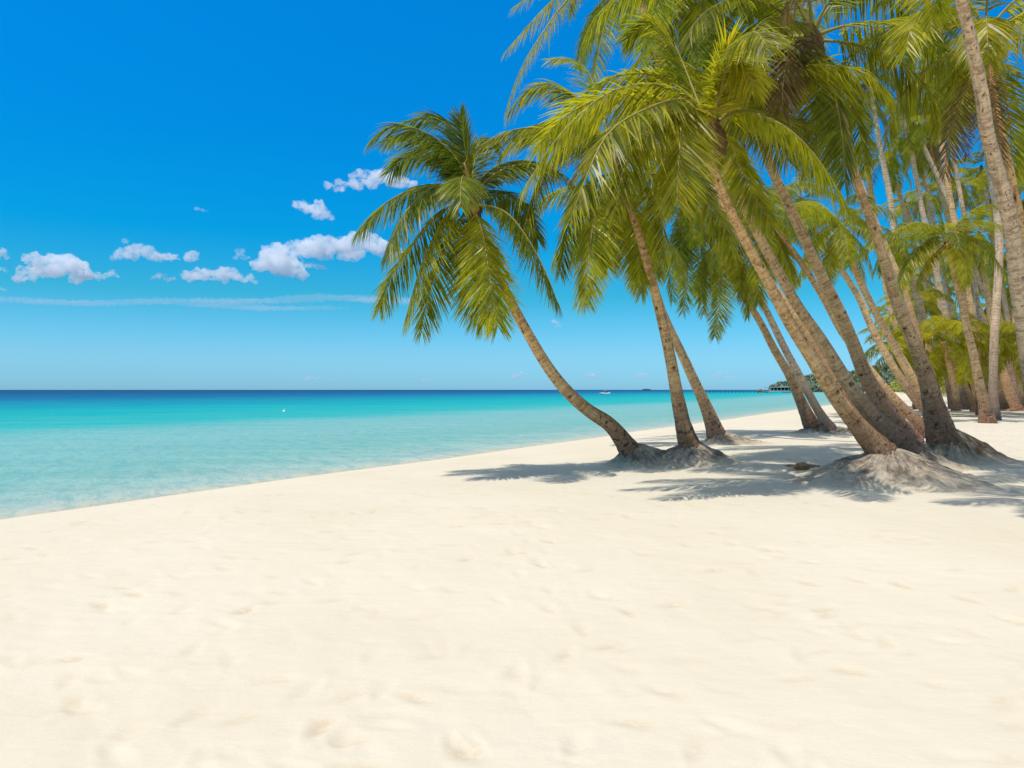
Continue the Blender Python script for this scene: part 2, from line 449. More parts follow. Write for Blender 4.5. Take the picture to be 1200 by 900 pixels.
# ------------------------------------------------------------------ the beach: one sheet to the horizon
def build_sand():
    th = np.r_[np.arange(-180, -60, 4.0), np.arange(-60, 60, 0.2), np.arange(60, 180, 4.0)]
    r = [1.0]
    while r[-1] < 46: r.append(r[-1] * 1.0085)
    while r[-1] < 400: r.append(r[-1] * 1.03)
    while r[-1] < 7000: r.append(r[-1] * 1.12)
    r = np.array(r)
    TH, RR = np.meshgrid(np.radians(th), r)
    X = RR * np.sin(TH); Y = RR * np.cos(TH)
    Z = terrain(X, Y)
    u = inland(X, Y)
    dry = np.clip((u - 0.6) / 3.0, 0, 1)
    near = np.clip((60 - RR) / 30, 0, 1)
    # wind-softened hummocks
    hum = 0.014 * fbm(X * 0.8, Y * 0.8, 21, 3) + 0.015 * np.abs(fbm(X * 2.0 + 0.5 * Y, Y * 1.6, 31, 3)) - 0.004
    Z = Z + dry * near * hum
    # old footprints, half filled in: wandering trails and strays
    rg = np.random.default_rng(5)
    prints = []
    for k in range(16):
        x, y = rg.uniform(-9, 10), rg.uniform(2.5, 18)
        a = rg.uniform(0, 2 * np.pi)
        for j in range(int(rg.integers(6, 22))):
            s = 0.11 * (1 if j % 2 else -1)
            prints.append((x - math.sin(a) * s, y + math.cos(a) * s, a, rg.uniform(0.5, 1.0)))
            a += rg.normal(0, 0.12)
            x += 0.62 * math.cos(a); y += 0.62 * math.sin(a)
    for k in range(650):
        y = 2.5 + 22 * rg.random() ** 1.4
        prints.append((rg.uniform(-0.72, 0.72) * y, y, rg.uniform(0, 6.28), rg.uniform(0.25, 1.0)))
    Xf, Yf, Zf = X[:, 30:630], Y[:, 30:630], Z[:, 30:630]
    Pf = np.zeros_like(Z)[:, 30:630]
    rs = np.random.default_rng(77)
    for (x, y, a, dp) in prints:
        stain_or_shade = rs.uniform(0.2, 1.0) if rs.random() < 0.65 else 0.05  # how strongly shade is painted into this print
        d = math.hypot(x, y)
        if y < 2 or float(inland(x, y)) < 1.2: continue
        i0 = np.searchsorted(r, d - 0.6); i1 = np.searchsorted(r, d + 0.6)
        t = math.degrees(math.atan2(x, y)); w = math.degrees(0.6 / d)
        j0 = int(max(0, (t - w + 60) / 0.2)); j1 = int(min(600, (t + w + 60) / 0.2 + 2))
        if j1 <= j0 or i1 <= i0: continue
        dx = Xf[i0:i1, j0:j1] - x; dy = Yf[i0:i1, j0:j1] - y
        p = dx * math.cos(a) + dy * math.sin(a); q = -dx * math.sin(a) + dy * math.cos(a)
        q2 = q * (1.0 + 0.25 * np.clip(p / 0.13, -1, 1))
        rho = np.sqrt((p / 0.145) ** 2 + (q2 / 0.062) ** 2)
        pit = -0.017 * dp * np.exp(-rho ** 2.6) + 0.003 * dp * np.exp(-((rho - 1.65) / 0.5) ** 2) * (1 + 0.6 * np.clip(p / 0.2, -1, 1))
        Zf[i0:i1, j0:j1] += pit
        Pf[i0:i1, j0:j1] = np.maximum(Pf[i0:i1, j0:j1], np.exp(-rho ** 3) * dp * stain_or_shade)
    wet = np.clip(1 - (u + 0.05) / 0.7, 0, 1) * (u > -30)
    n, mth = X.shape
    V = np.stack([X, Y, Z], -1).reshape(-1, 3)
    i = np.arange(n - 1)[:, None] * mth; j = np.arange(mth)[None]; j2 = (j + 1) % mth
    q = np.stack([i + j, i + mth + j, i + mth + j2, i + j2], -1).reshape(-1, 4)
    V = np.vstack([V, [[0, 0, float(terrain(0.0, 0.0))]]])
    c = len(V) - 1
    j = np.arange(mth)
    tri = np.stack([np.full(mth, c), j, (j + 1) % mth], 1)
    q = q[:, ::-1]; tri = tri[:, ::-1]
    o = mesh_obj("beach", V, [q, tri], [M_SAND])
    attr(o.data, 'wet', np.r_[wet.ravel(), 0])
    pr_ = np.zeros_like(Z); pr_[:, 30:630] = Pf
    attr(o.data, 'print_shade', np.r_[pr_.ravel(), 0])
    # normals up
    if o.data.polygons[len(o.data.polygons) // 3].normal.z < 0:
        o.data.flip_normals()
    o["kind"] = "structure"
    return o


def build_sea():
    th = np.r_[np.arange(-180, -70, 5.0), np.arange(-70, 70, 0.5), np.arange(70, 180, 5.0)]
    r = [2.0]
    while r[-1] < 400: r.append(r[-1] * 1.025)
    while r[-1] < 60000: r.append(r[-1] * 1.15)
    r = np.array(r)
    TH, RR = np.meshgrid(np.radians(th), r)
    X = RR * np.sin(TH); Y = RR * np.cos(TH)
    u = inland(X, Y)
    n, mth = X.shape
    V = np.stack([X, Y, np.zeros_like(X)], -1).reshape(-1, 3)
    i = np.arange(n - 1)[:, None] * mth; j = np.arange(mth)[None]; j2 = (j + 1) % mth
    q = np.stack([i + j, i + j2, i + mth + j2, i + mth + j], -1).reshape(-1, 4)
    # only where there is water (and a little way under the sand)
    uu = u.ravel()
    keep = (uu[q].min(1) < 3.0)
    q = q[keep]
    used = np.unique(q); remap = -np.ones(len(V), np.int64); remap[used] = np.arange(len(used))
    o = mesh_obj("sea", V[used], remap[q].astype(np.int32), [M_WATER])
    attr(o.data, 'offshore', np.maximum(-uu[used], 0))
    if o.data.polygons[0].normal.z < 0: o.data.flip_normals()
    o["kind"] = "structure"


build_sand()
build_sea()

# ------------------------------------------------------------------ fronds
def frond_data(P, Lmax, rg, nl=74, droop=0.55, roll=0.0, wid=0.034, tilt=-0.55, gap=0.0, t0=0.16):
    """Leaflets and stalk of one frond along the curve P. Returns two (V, F, attrs)."""
    P = np.asarray(P, float)
    n = len(P)
    s = np.r_[0, np.cumsum(np.linalg.norm(np.diff(P, axis=0), axis=1))]
    Ltot = s[-1]
    T = norm(np.gradient(P, axis=0))
    ch = P[-1] - P[0]
    hz = np.array([ch[0], ch[1], 0.0])
    if np.linalg.norm(hz) < 0.05 * Ltot: hz = np.array([1.0, 0.3, 0])
    A = hz / np.linalg.norm(hz)
    S0 = np.cross([0, 0, 1.0], A)
    S = norm(S0[None] - T * (T @ S0)[:, None])
    N = np.cross(T, S)
    N *= np.where((N[:, 2:3].mean() < -0.2), -1.0, 1.0)
    # twist of the blade grows along the stalk
    ang = roll * np.linspace(0.2, 1.0, n)[:, None]
    S, N = S * np.cos(ang) + N * np.sin(ang), N * np.cos(ang) - S * np.sin(ang)
    t = np.linspace(t0, 0.995, nl)
    tv = np.concatenate([t + rg.normal(0, 0.004, nl), t + rg.normal(0, 0.004, nl)]).clip(t0, 1)
    side = np.r_[np.ones(nl), -np.ones(nl)]
    keep = rg.random(2 * nl) > gap
    tv = tv[keep]; side = side[keep]; m = len(tv)
    def samp(Aq): return np.stack([np.interp(tv * Ltot, s, Aq[:, k]) for k in range(3)], 1)
    B = samp(P); Tt = norm(samp(T)); St = norm(samp(S)); Nt = norm(samp(N))
    tt = (tv - t0) / (1 - t0)
    L = 1.18 * Lmax * (0.36 + 0.64 * np.sin(np.pi * np.clip(tt * 0.86 + 0.12, 0, 1)) ** 0.8) * rg.uniform(0.85, 1.12, m)
    beta = np.radians(66 - 36 * tt ** 1.3 + rg.normal(0, 6, m))
    phi = tilt * (1 - 0.45 * tt) + rg.normal(0, 0.14, m)
    d0 = np.cos(beta)[:, None] * Tt + np.sin(beta)[:, None] * (side[:, None] * St * np.cos(phi)[:, None] + Nt * np.sin(phi)[:, None])
    K = 4
    g = 0.62 * droop * rg.uniform(0.6, 1.35, m)
    tw = rg.normal(0, 0.35, m)
    Wd = norm(np.cross(d0, Nt)); Nd = np.cross(Wd, d0)
    Wd = Wd * np.cos(tw)[:, None] + Nd * np.sin(tw)[:, None]
    prof = [0.55, 1.0, 0.86, 0.52, 0.10]
    pos = B.copy(); rows = []
    w = wid * (0.75 + 0.5 * L / Lmax)
    for k in range(K + 1):
        d = norm(d0 + np.array([0, 0, -1.0])[None] * (g * (k / K) ** 1.1)[:, None])
        W = norm(Wd - d * (Wd * d).sum(1)[:, None])
        rows.append(pos - W * (w * prof[k] / 2)[:, None]); rows.append(pos + W * (w * prof[k] / 2)[:, None])
        pos = pos + d * (L / K)[:, None]
    V = np.stack(rows, 1).reshape(-1, 3)
    b = np.arange(m)[:, None] * (2 * (K + 1))
    q = np.concatenate([np.stack([b[:, 0] + 2 * k, b[:, 0] + 2 * k + 1, b[:, 0] + 2 * k + 3, b[:, 0] + 2 * k + 2], 1) for k in range(K)])
    lv = np.repeat(rg.random(m), 2 * (K + 1))
    lt = np.tile(np.repeat(np.linspace(0, 1, K + 1), 2), m) * np.repeat(rg.uniform(0.4, 1.0, m), 2 * (K + 1))
    rr = np.interp(np.linspace(0, 1, n), [0, 0.12, 0.5, 1], [0.055, 0.034, 0.020, 0.006]) * (Ltot / 3.9) ** 0.5
    SV, SQ, ST, _ = tube(P, rr, 6)
    return (V, q, lv, lt), (SV, SQ, ST)


def frond_mesh(P, Lmax, rg, mat, smat, **kw):
    (V, q, lv, lt), (SV, SQ, ST) = frond_data(P, Lmax, rg, **kw)
    me = bpy.data.meshes.new("frond"); fill_mesh(me, V, q); me.materials.append(mat)
    attr(me, 'lv', lv); attr(me, 'lt', lt)
    ms = bpy.data.meshes.new("stalk"); fill_mesh(ms, SV, [SQ, ST]); ms.materials.append(smat)
    ms.polygons.foreach_set("use_smooth", np.ones(len(ms.polygons), bool))
    return me, ms


PROTO = {}
ELS = (78, 60, 42, 24, 6, -14, -36, -60)


def make_protos(tagname, mat, smat, seeds=3, nl=104, wid=0.030):
    for el in ELS:
        for k in range(seeds):
            rg = np.random.default_rng(1000 + el * 7 + k * 31)
            Lf = 3.9 * (0.8 if el > 70 else 1.0)
            n = 22
            end = -88 + max(0, el) * 0.62 + rg.uniform(-8, 14) if el > -30 else -88
            e = np.radians(el + (end - el) * np.linspace(0, 1, n) ** rg.uniform(1.05, 1.5))
            side = rg.uniform(-0.22, 0.22)
            az = side * np.linspace(0, 1, n) ** 2
            st = Lf / (n - 1)
            D = np.stack([np.cos(e) * np.cos(az), np.cos(e) * np.sin(az), np.sin(e)], 1) * st
            P = np.vstack([[0, 0, 0], np.cumsum(D, 0)])[:n]
            PROTO[(tagname, el, k)] = frond_mesh(P, 0.92, rg, mat, smat, nl=nl, droop=rg.uniform(0.6, 1.3), roll=rg.uniform(-0.5, 0.5), wid=wid)


make_protos('olive', M_LEAF, M_STALK)
make_protos('deep', M_LEAFD, M_STALK, 2)
make_protos('yellow', M_LEAFY, M_STALK, 2, 80, 0.042)
make_protos('dead', M_DEAD, M_STALKD, 1, 46, 0.03)


def add_frond(root, meshes, loc, rz=0.0, scale=1.0, stalk=True, tiltxy=(0, 0)):
    o = link("frond", meshes[0], root, loc)
    o.rotation_euler = (tiltxy[0], tiltxy[1], rz); o.scale = (scale,) * 3
    if stalk: link("stalk", meshes[1], o)
    return o


def random_crown(root, crown, n, rg, kind='olive', size=1.0, dead=0, emin=-62, emax=80, az0=None, az_span=2 * math.pi, stalk=True):
    """A crown of n fronds about the point crown (relative to root)."""
    for i in range(n):
        f = (i + 0.5) / n
        el = emax + (emin - emax) * f ** 0.9 + rg.normal(0, 6)
        az = (az0 if az0 is not None else 0) + (i * 2.399963 + rg.normal(0, 0.25)) % az_span if az_span >= 6.2 else az0 + rg.uniform(-0.5, 0.5) * az_span
        e = min(ELS, key=lambda q: abs(q - el))
        kd = kind; x_ = rg.random()
        if kind == 'olive':
            if f < 0.45 and x_ < 0.35: kd = 'deep'
            elif f > 0.72 and x_ < 0.30: kd = 'yellow'
        if f > 0.80 and x_ > 0.86: kd = 'dead'
        if rg.random() < 0.06 and f > 0.35: continue
        ks = [k for k in PROTO if k[0] == kd and k[1] == e]
        key = ks[int(rg.integers(len(ks)))]
        up = 0.10 * math.sin(math.radians(el))
        add_frond(root, PROTO[key], (crown[0], crown[1], crown[2] + up), az, size * rg.uniform(0.86, 1.12), stalk)
    for i in range(dead):
        e = (-60, -36)[int(rg.integers(2))]
        add_frond(root, PROTO[('dead', e, 0)], (crown[0], crown[1], crown[2] - 0.15), rg.uniform(0, 6.28), size * rg.uniform(0.6, 0.85), stalk)


# ------------------------------------------------------------------ palms
def solve_depth(px, py, rise):
    D = 20.0
    for _ in range(60):
        X = (px - CX) / F * D
        z = float(terrain(X, D)) + rise
        Dn = (H - z) * F / max(py - CY, 1.5)
        D = 0.6 * D + 0.4 * Dn
    return D


def trunk_part(root, base, C, W, mat, fine, rg):
    """C: centreline (world), W: radius at each point of C."""
    s = np.r_[0, np.cumsum(np.linalg.norm(np.diff(C, axis=0), axis=1))]
    Ltot = s[-1]
    n = max(24, int(Ltot / (0.028 if fine else 0.10)))
    q = np.linspace(0, Ltot, n)
    P = np.stack([np.interp(q, s, C[:, k]) for k in range(3)], 1)
    P = smooth_curve(P, int(14 * n / 200) + 4)
    r = np.interp(q, s, W)
    # small kinks of growth
    P[:, 0] += 0.02 * vnoise(q * 0.9, q * 0 + rg.uniform(0, 99), 5) * np.minimum(q, 1)
    seg = 28 if fine else 14
    a = np.linspace(0, 2 * np.pi, seg, endpoint=False)
    rr = np.repeat(r[:, None], seg, 1)
    Q, AA = np.meshgrid(q, a, indexing='ij')
    so = int(rg.integers(0, 9999))
    bas = np.clip(1.15 - Q / (0.26 * Ltot), 0, 1)
    lump = vnoise(np.cos(AA) * 1.5 + 7, np.sin(AA) * 1.5 + Q * 1.2, so)
    rough = vnoise(AA * 5.0, Q * 9.0, so + 3)
    rr *= 1 + 0.06 * lump + 0.09 * bas * rough + 0.05 * bas * vnoise(AA * 2.2, Q * 2.5, so + 9)
    notch = np.zeros_like(rr)
    if fine:
        ph = 2 * np.pi * Q / 0.085 + 3.5 * vnoise(AA / 6.283 * 3, Q * 1.7, so + 5)
        rr *= 1 + 0.016 * (np.abs(np.sin(ph * 0.5)) - 0.5) * (1 - 0.7 * bas)
        k = 0.7
        while k < Ltot - 0.6:                     # climbing notches cut into alternate sides
            a0 = rg.choice([3.14 * 0.92, 3.14 * 1.15, 3.14 * 0.72, 3.14 * 1.35]) + rg.normal(0, 0.25)
            da = (AA - a0 + np.pi) % (2 * np.pi) - np.pi
            hh = rg.uniform(0.018, 0.042); dw = rg.uniform(0.16, 0.36)
            g = np.exp(-(da / dw) ** 4 - ((Q - k - 0.05 * (da / dw) ** 2 * 0.6) / hh) ** 4) * rg.uniform(0.5, 1.0)
            notch = np.maximum(notch, g)
            k += rg.uniform(0.45, 1.7)
        rr *= 1 - 0.16 * notch
    # spread of the foot
    rr *= 1 + 0.16 * np.exp(-Q / 0.12)
    V, qd, tr, _ = tube(P, rr, seg)
    V = V - base
    o = mesh_obj("trunk", V, [qd, tr], [mat], root)
    me = o.data
    nv = n * seg
    ext = lambda A: np.r_[A.ravel(), A.ravel()[0], A.ravel()[-1]]
    attr(me, 'basal', ext(bas ** 0.8)); attr(me, 'notch', ext(notch))
    # UV: round the trunk (metres) and along it (metres); the seam lies on the far side
    uvv = np.stack([np.r_[np.abs(((AA / (2 * np.pi)) * 2 - 1)).ravel(), 0, 0], np.r_[Q.ravel(), 0, Ltot]], 1)
    uvl = me.uv_layers.new(name="UVMap")
    li = np.empty(len(me.loops), np.int32); me.loops.foreach_get("vertex_index", li)
    uvl.data.foreach_set("uv", uvv[li].astype(np.float32).ravel())
    return o, P


def mound_part(root, base, cx, cy, h, Rl, Rr, rg, Rf=None, Rb=None, mat=None):
    nr, na = 26, 96
    rr = np.linspace(0, 1, nr)[:, None]; aa = np.linspace(0, 2 * np.pi, na, endpoint=False)[None]
    ca, sa = np.cos(aa), np.sin(aa)
    Rf = Rf or 0.75 * (Rl + Rr) / 2; Rb = Rb or Rf
    Rx = np.where(ca > 0, Rr, Rl); Ry = np.where(sa > 0, Rb, Rf)
    so = int(rg.integers(0, 9999))
    wob = 1 + 0.30 * vnoise(ca * 1.6 + 5, sa * 1.6 + 5, so) + 0.22 * vnoise(ca * 4 + 5, sa * 4 + 5, so + 1)
    Rad = wob / np.sqrt((ca / Rx) ** 2 + (sa / Ry) ** 2)
    X = cx + rr * Rad * ca; Y = cy + rr * Rad * sa
    prof = (1 - rr ** 1.35) ** 1.7 * (1 - 0.0 * rr)
    ridg = vnoise(aa * 7 / 1.0, rr * 2.2, so + 2) + 0.6 * vnoise(aa * 17, rr * 4, so + 3)
    rough = fbm(X * 5, Y * 5, so + 4, 4)
    ed = np.sin(np.pi * np.clip(rr, 0, 1)) ** 0.7
    Z = terrain(X, Y) + h * prof + h * 0.16 * ridg * ed + 0.07 * rough * ed - 0.03 * (rr > 0.97) - 0.005
    V = np.stack([X, Y, Z], -1).reshape(-1, 3) - base
    i = np.arange(nr - 1)[:, None] * na; j = np.arange(na)[None]; j2 = (j + 1) % na
    q = np.stack([i + j, i + na + j, i + na + j2, i + j2], -1).reshape(-1, 4)
    o = mesh_obj("root_mound", V, q, [mat or M_MOUND], root)
    attr(o.data, 'ang', np.broadcast_to(np.abs(aa / np.pi - 1), (nr, na)).ravel())
    attr(o.data, 'rad', np.broadcast_to(rr + 0 * aa, (nr, na)).ravel() + 0.12 * (fbm(X * 2, Y * 2, so + 7, 3)).ravel())
    return o


def blob(name, c, r, mat, root, squash=1.0, seg=12, seed=0):
    bm = bmesh.new(); bmesh.ops.create_icosphere(bm, subdivisions=2, radius=1.0)
    V = np.array([v.co[:] for v in bm.verts]); Fc = np.array([[v.index for v in f.verts] for f in bm.faces]); bm.free()
    k = 1 + 0.10 * np.sin(3 * np.arctan2(V[:, 1], V[:, 0]) + seed)
    V = V * np.array([1, 1, squash]) * k[:, None] * r
    o = mesh_obj(name, V, Fc.astype(np.int32), [mat], root, loc=c)
    o.rotation_euler = (seed * 1.3 % 1.2 - 0.6, seed * 0.7 % 1.0 - 0.5, seed)
    return o


def crown_heart(root, cr, Tdir, rg, size=1.0):
    """Fibre-wrapped heart the fronds spring from."""
    P = np.array([cr + Tdir * t for t in np.linspace(-0.45, 0.40, 14)]) 
    r = np.interp(np.linspace(0, 1, 14), [0, 0.35, 0.6, 1], [0.13, 0.21, 0.17, 0.05]) * size
    a = np.linspace(0, 2 * np.pi, 16, endpoint=False)[None]
    rr = r[:, None] * (1 + 0.5 * vnoise(a * 4, np.arange(14)[:, None] * 0.9, int(rg.integers(999))))
    V, q, t, _ = tube(P, rr, 16)
    return mesh_obj("crown_heart", V, [q, t], [M_FIBRE], root)


def coconuts(root, cr, n, mat, rg, r=0.12, spread=0.3):
    for i in range(n):
        a = rg.uniform(0, 6.28)
        c = (cr[0] + math.cos(a) * spread * rg.uniform(0.5, 1.1), cr[1] + math.sin(a) * spread * rg.uniform(0.5, 1.1), cr[2] - rg.uniform(0.10, 0.55))
        blob("coconut", c, r * rg.uniform(0.85, 1.1), mat, root, 1.2, seed=i + 1)


def traced_frond(root, base, crown_px, D0, pts, dz, kind, rg, Lmax=0.82, droop=0.9, roll=0.0, nl=130, wid=0.027, gap=0.0, t0=0.10):
    """A frond whose stalk passes the listed sight lines, curving dz metres away from (or towards) the camera."""
    pp = [crown_px] + list(pts)
    seg = np.r_[0, np.cumsum([math.hypot(pp[i + 1][0] - pp[i][0], pp[i + 1][1] - pp[i][1]) for i in range(len(pp) - 1)])]
    f = seg / seg[-1]
    P = np.array([at(p[0], p[1], D0 + dz * math.sin(min(1, t) * math.pi / 2)) for p, t in zip(pp, f)])
    P = smooth_curve(catmull(P, 34), 10)
    mat, smat = {'olive': (M_LEAF, M_STALK), 'deep': (M_LEAFD, M_STALK), 'yellow': (M_LEAFY, M_STALK), 'dead': (M_DEAD, M_STALKD)}[kind]
    me, ms = frond_mesh(P - base, Lmax, rg, mat, smat, nl=nl, droop=droop, roll=roll, wid=wid, gap=gap, t0=t0)
    o = link("frond", me, root); link("stalk", ms, o)
    return o


PALMS = []


def palm(name, pts, w, rise, label, lean=0.0, crown=None, mound=None, fronds=(), nrand=20, kind='olive', size=1.0,
         dead=0, fine=False, mat=None, D=None, nuts=0, nutmat=None, seed=1, group="coconut palms leaning over the beach",
         emin=-62, emax=80, spear=False, stalk=True, cat="palm tree", heart=True):
    rg = np.random.default_rng(seed)
    px, py = pts[0]
    if D is None: D = solve_depth(px, py, rise)
    b = at(px, py, D)
    ground = float(terrain(b[0], b[1]))
    base = np.array([b[0], b[1], min(b[2], ground + rise) - 0.0])
    root = empty(name, base)
    tag(root, label, cat, group)
    n = len(pts)
    sg = np.r_[0, np.cumsum([math.hypot(pts[i + 1][0] - pts[i][0], pts[i + 1][1] - pts[i][1]) for i in range(n - 1)])]
    f = sg / sg[-1]
    Dd = D + lean * f ** 1.2
    C = np.array([at(p[0], p[1], d) for p, d in zip(pts, Dd)])
    C = catmull(C, 120)
    ff = np.linspace(0, 1, 120)
    wb, wm, wt = w; wb *= 0.95; wm *= 0.80; wt *= 0.82
    wpx = np.interp(ff, [0, 0.04, 0.11, 0.24, 0.45, 0.72, 1], [wb, wb * 0.82, wb * 0.5 + wm * 0.33, wb * 0.2 + wm * 0.75, wm, wm * 0.6 + wt * 0.4, wt])
    W = wpx / 2 * np.interp(ff, f, Dd) / F
    # carry the foot down into the mound or the sand
    d0 = norm((C[0] - C[4])[None])[0]
    k = 0.35 + max(0, 0.15 * rise)
    C = np.vstack([C[0] + d0 * k, C]); W = np.r_[W[0] * 1.02, W]
    trunk_part(root, base, C, W, mat or M_TRUNK, fine, rg)
    if mound:
        h, Rl, Rr = mound[:3]
        mound_part(root, base, b[0] + (mound[3] if len(mound) > 3 else 0.0), b[1] + (mound[4] if len(mound) > 4 else 0), h, Rl, Rr, rg, mat=mound[5] if len(mound) > 5 else None)
    cp = crown or pts[-1]
    Dc = D + lean
    cw = at(cp[0], cp[1], Dc)
    Td = norm((C[-1] - C[-10])[None])[0]
    Td = norm((Td + np.array([0, 0, 0.6]))[None])[0]
    if heart: crown_heart(root, cw - base, Td, rg, 1.0)
    for fr in fronds:
        p_, dz = fr[0], fr[1]
        kw = dict(fr[2]) if len(fr) > 2 else {}
        kd = kw.pop('kind', kind)
        kw.setdefault('droop', rg.uniform(0.6, 1.2)); kw.setdefault('roll', rg.uniform(-0.35, 0.35))
        traced_frond(root, base, cp, Dc, p_, dz, kd, rg, **kw)
    random_crown(root, cw - base, nrand, rg, kind, size, dead, emin, emax, az0=rg.uniform(0, 6.28), stalk=stalk)
    if nuts: coconuts(root, cw - base, nuts, nutmat or M_NUTG, rg)
    if spear:
        P = np.array([cw - base + np.array([0.05, -0.25, 0.12]) + Td * t for t in np.linspace(0.0, 0.75, 10)])
        V, q, t, _ = tube(P, np.interp(np.linspace(0, 1, 10), [0, 0.3, 1], [0.05, 0.09, 0.01]), 8)
        mesh_obj("flower_sheath", V, [q, t], [M_SPEAR], root)
    PALMS.append((name, D))
    return root


# --- the lone palm in front on the left
palm("coconut_palm", [(739, 529), (716, 499), (690, 481), (664, 458), (640, 427), (611, 377), (584, 322), (566, 277), (553, 244)], (28, 16, 10), 0.36,
     "leaning palm with S-curved trunk, standing apart nearest the sea, its whole crown against blue sky", crown=(552, 240),
     mound=(0.58, 0.85, 1.9, 0.15), kind='deep', fine=True, nrand=4, emin=35, emax=85, size=0.8, seed=3, lean=-2.8, spear=True, D=None, nuts=3, nutmat=M_NUTB,
     fronds=[
         ([(541, 180), (533, 150), (515, 135), (482, 143)], 0.8, dict(droop=1.2)),
         ([(543, 200), (522, 170), (490, 151), (458, 145), (436, 163)], -0.7, dict(droop=1.1)),
         ([(540, 205), (512, 182), (480, 180), (458, 200)], 0.9, dict(droop=1.1)),
         ([(528, 218), (500, 216), (472, 226), (442, 245), (418, 274)], 0.6, dict(droop=1.1)),
         ([(536, 222), (518, 214), (492, 230), (470, 256), (452, 300)], -0.9, dict(droop=1.0)),
         ([(536, 240), (516, 246), (488, 281), (460, 322), (444, 361)], 0.5, dict(kind='olive')),
         ([(540, 240), (522, 252), (498, 300), (484, 342), (474, 378)], -0.8, dict(kind='olive')),
         ([(546, 248), (534, 266), (511, 319), (498, 362), (494, 388)], 0.8, dict(kind='olive')),
         ([(559, 252), (566, 275), (573, 316), (579, 355), (583, 382)], -1.4, dict(kind='olive', droop=0.4)),
         ([(553, 262), (551, 300), (556, 345), (566, 380)], 1.1, dict(kind='olive', droop=0.5)),
         ([(570, 241), (594, 248), (620, 282), (640, 320), (654, 356)], -0.5, dict(droop=0.8)),
         ([(568, 226), (590, 224), (612, 245), (630, 280)], 0.9, dict(droop=1.0)),
         ([(560, 215), (573, 200), (598, 189), (622, 188), (645, 198)], 0.8, dict(droop=1.0)),
         ([(554, 205), (558, 180), (568, 160), (584, 172)], 0.9, dict(droop=0.9, Lmax=0.6)),
         ([(549, 200), (545, 172), (540, 135)], -0.2, dict(droop=0.4, Lmax=0.6)),
     ])

# --- the pair by it
palm("coconut_palm", [(809, 525), (801, 500), (793, 462), (784, 412), (772, 360), (757, 302), (743, 257), (727, 212)], (29, 15, 10), 0.40,
     "slightly bowed palm rising from the root mound it shares with the S-curved palm", crown=(725, 203),
     mound=(0.60, 1.6, 1.3, 0.05), kind='olive', fine=True, nrand=9, emin=5, emax=80, size=0.95, seed=5, lean=-2.0, nuts=2,
     fronds=[
         ([(716, 206), (706, 222), (695, 262), (689, 315), (686, 352)], -0.8),
         ([(712, 204), (688, 215), (668, 245), (656, 318)], 0.5),
         ([(733, 200), (752, 205), (772, 245), (779, 302)], -0.8),
         ([(716, 196), (698, 165), (655, 143), (612, 152), (584, 186)], 0.8, dict(droop=1.1)),
         ([(716, 190), (690, 130), (656, 99), (622, 101), (596, 132)], 0.2, dict(droop=1.1)),
         ([(718, 185), (700, 110), (680, 70), (645, 70)], 2.0, dict(droop=0.9, Lmax=0.7)),
         ([(717, 196), (690, 175), (650, 180), (622, 235), (612, 285)], -0.7),
         ([(727, 215), (738, 240), (748, 290), (750, 330)], 1.0),
         ([(720, 213), (712, 240), (705, 275), (712, 312)], 1.2),
     ])
palm("coconut_palm", [(839, 509), (827, 476), (809, 436), (790, 396), (775, 362), (760, 312), (747, 290), (736, 266)], (24, 12.5, 8), 0.34,
     "slim palm just behind the bowed palm, on its own low grey root mound", crown=(732, 256),
     mound=(0.46, 0.8, 2.0, 0.1), kind='olive', fine=True, nrand=10, emin=-20, emax=65, size=0.85, seed=8, lean=-1.8,
     fronds=[([(740, 262), (752, 290), (752, 345)], -0.5), ([(724, 258), (702, 285), (690, 335), (684, 362)], 0.5, dict(Lmax=0.7)),
             ([(745, 258), (765, 280), (775, 320)], 0.6)])

# --- two thin ones with the sea behind them
palm("coconut_palm", [(952, 500), (941, 476), (926, 441), (908, 411), (890, 376), (868, 341), (845, 306), (826, 272), (811, 246)], (21, 10, 7), 0.28,
     "thin brown leaning palm, left one of the two thin palms on one shaded mound", crown=(806, 236),
     mound=(0.36, 1.4, 1.5, 0.2), kind='olive', fine=True, nrand=16, emin=-50, emax=75, size=0.95, seed=13, lean=-1.8, nuts=4, nutmat=M_NUTB,
     fronds=[([(803, 245), (803, 275), (806, 330), (800, 365)], -0.8, dict(droop=0.6)),
             ([(800, 240), (790, 265), (784, 310), (788, 352)], 0.6), ([(812, 246), (822, 290), (822, 340), (825, 368)], 0.8)])
palm("coconut_palm", [(972, 501), (957, 478), (937, 441), (921, 411), (906, 380), (891, 350), (871, 312), (857, 293)], (15, 10.5, 7), 0.28,
     "thin pale-barked palm with orange fruit, right one of two thin palms on one mound", crown=(852, 286),
     mound=(0.34, 1.0, 1.6, 0.4), kind='olive', fine=True, nrand=11, emin=-30, emax=70, size=0.85, seed=21, lean=-1.4, mat=M_TRUNKP, nuts=9, nutmat=M_NUTB,
     fronds=[([(848, 298), (845, 320), (843, 360), (838, 394)], -0.8, dict(droop=0.4)),
             ([(862, 300), (872, 330), (876, 372)], 0.8, dict(Lmax=0.6)), ([(842, 285), (825, 300), (815, 340)], 0.7)])

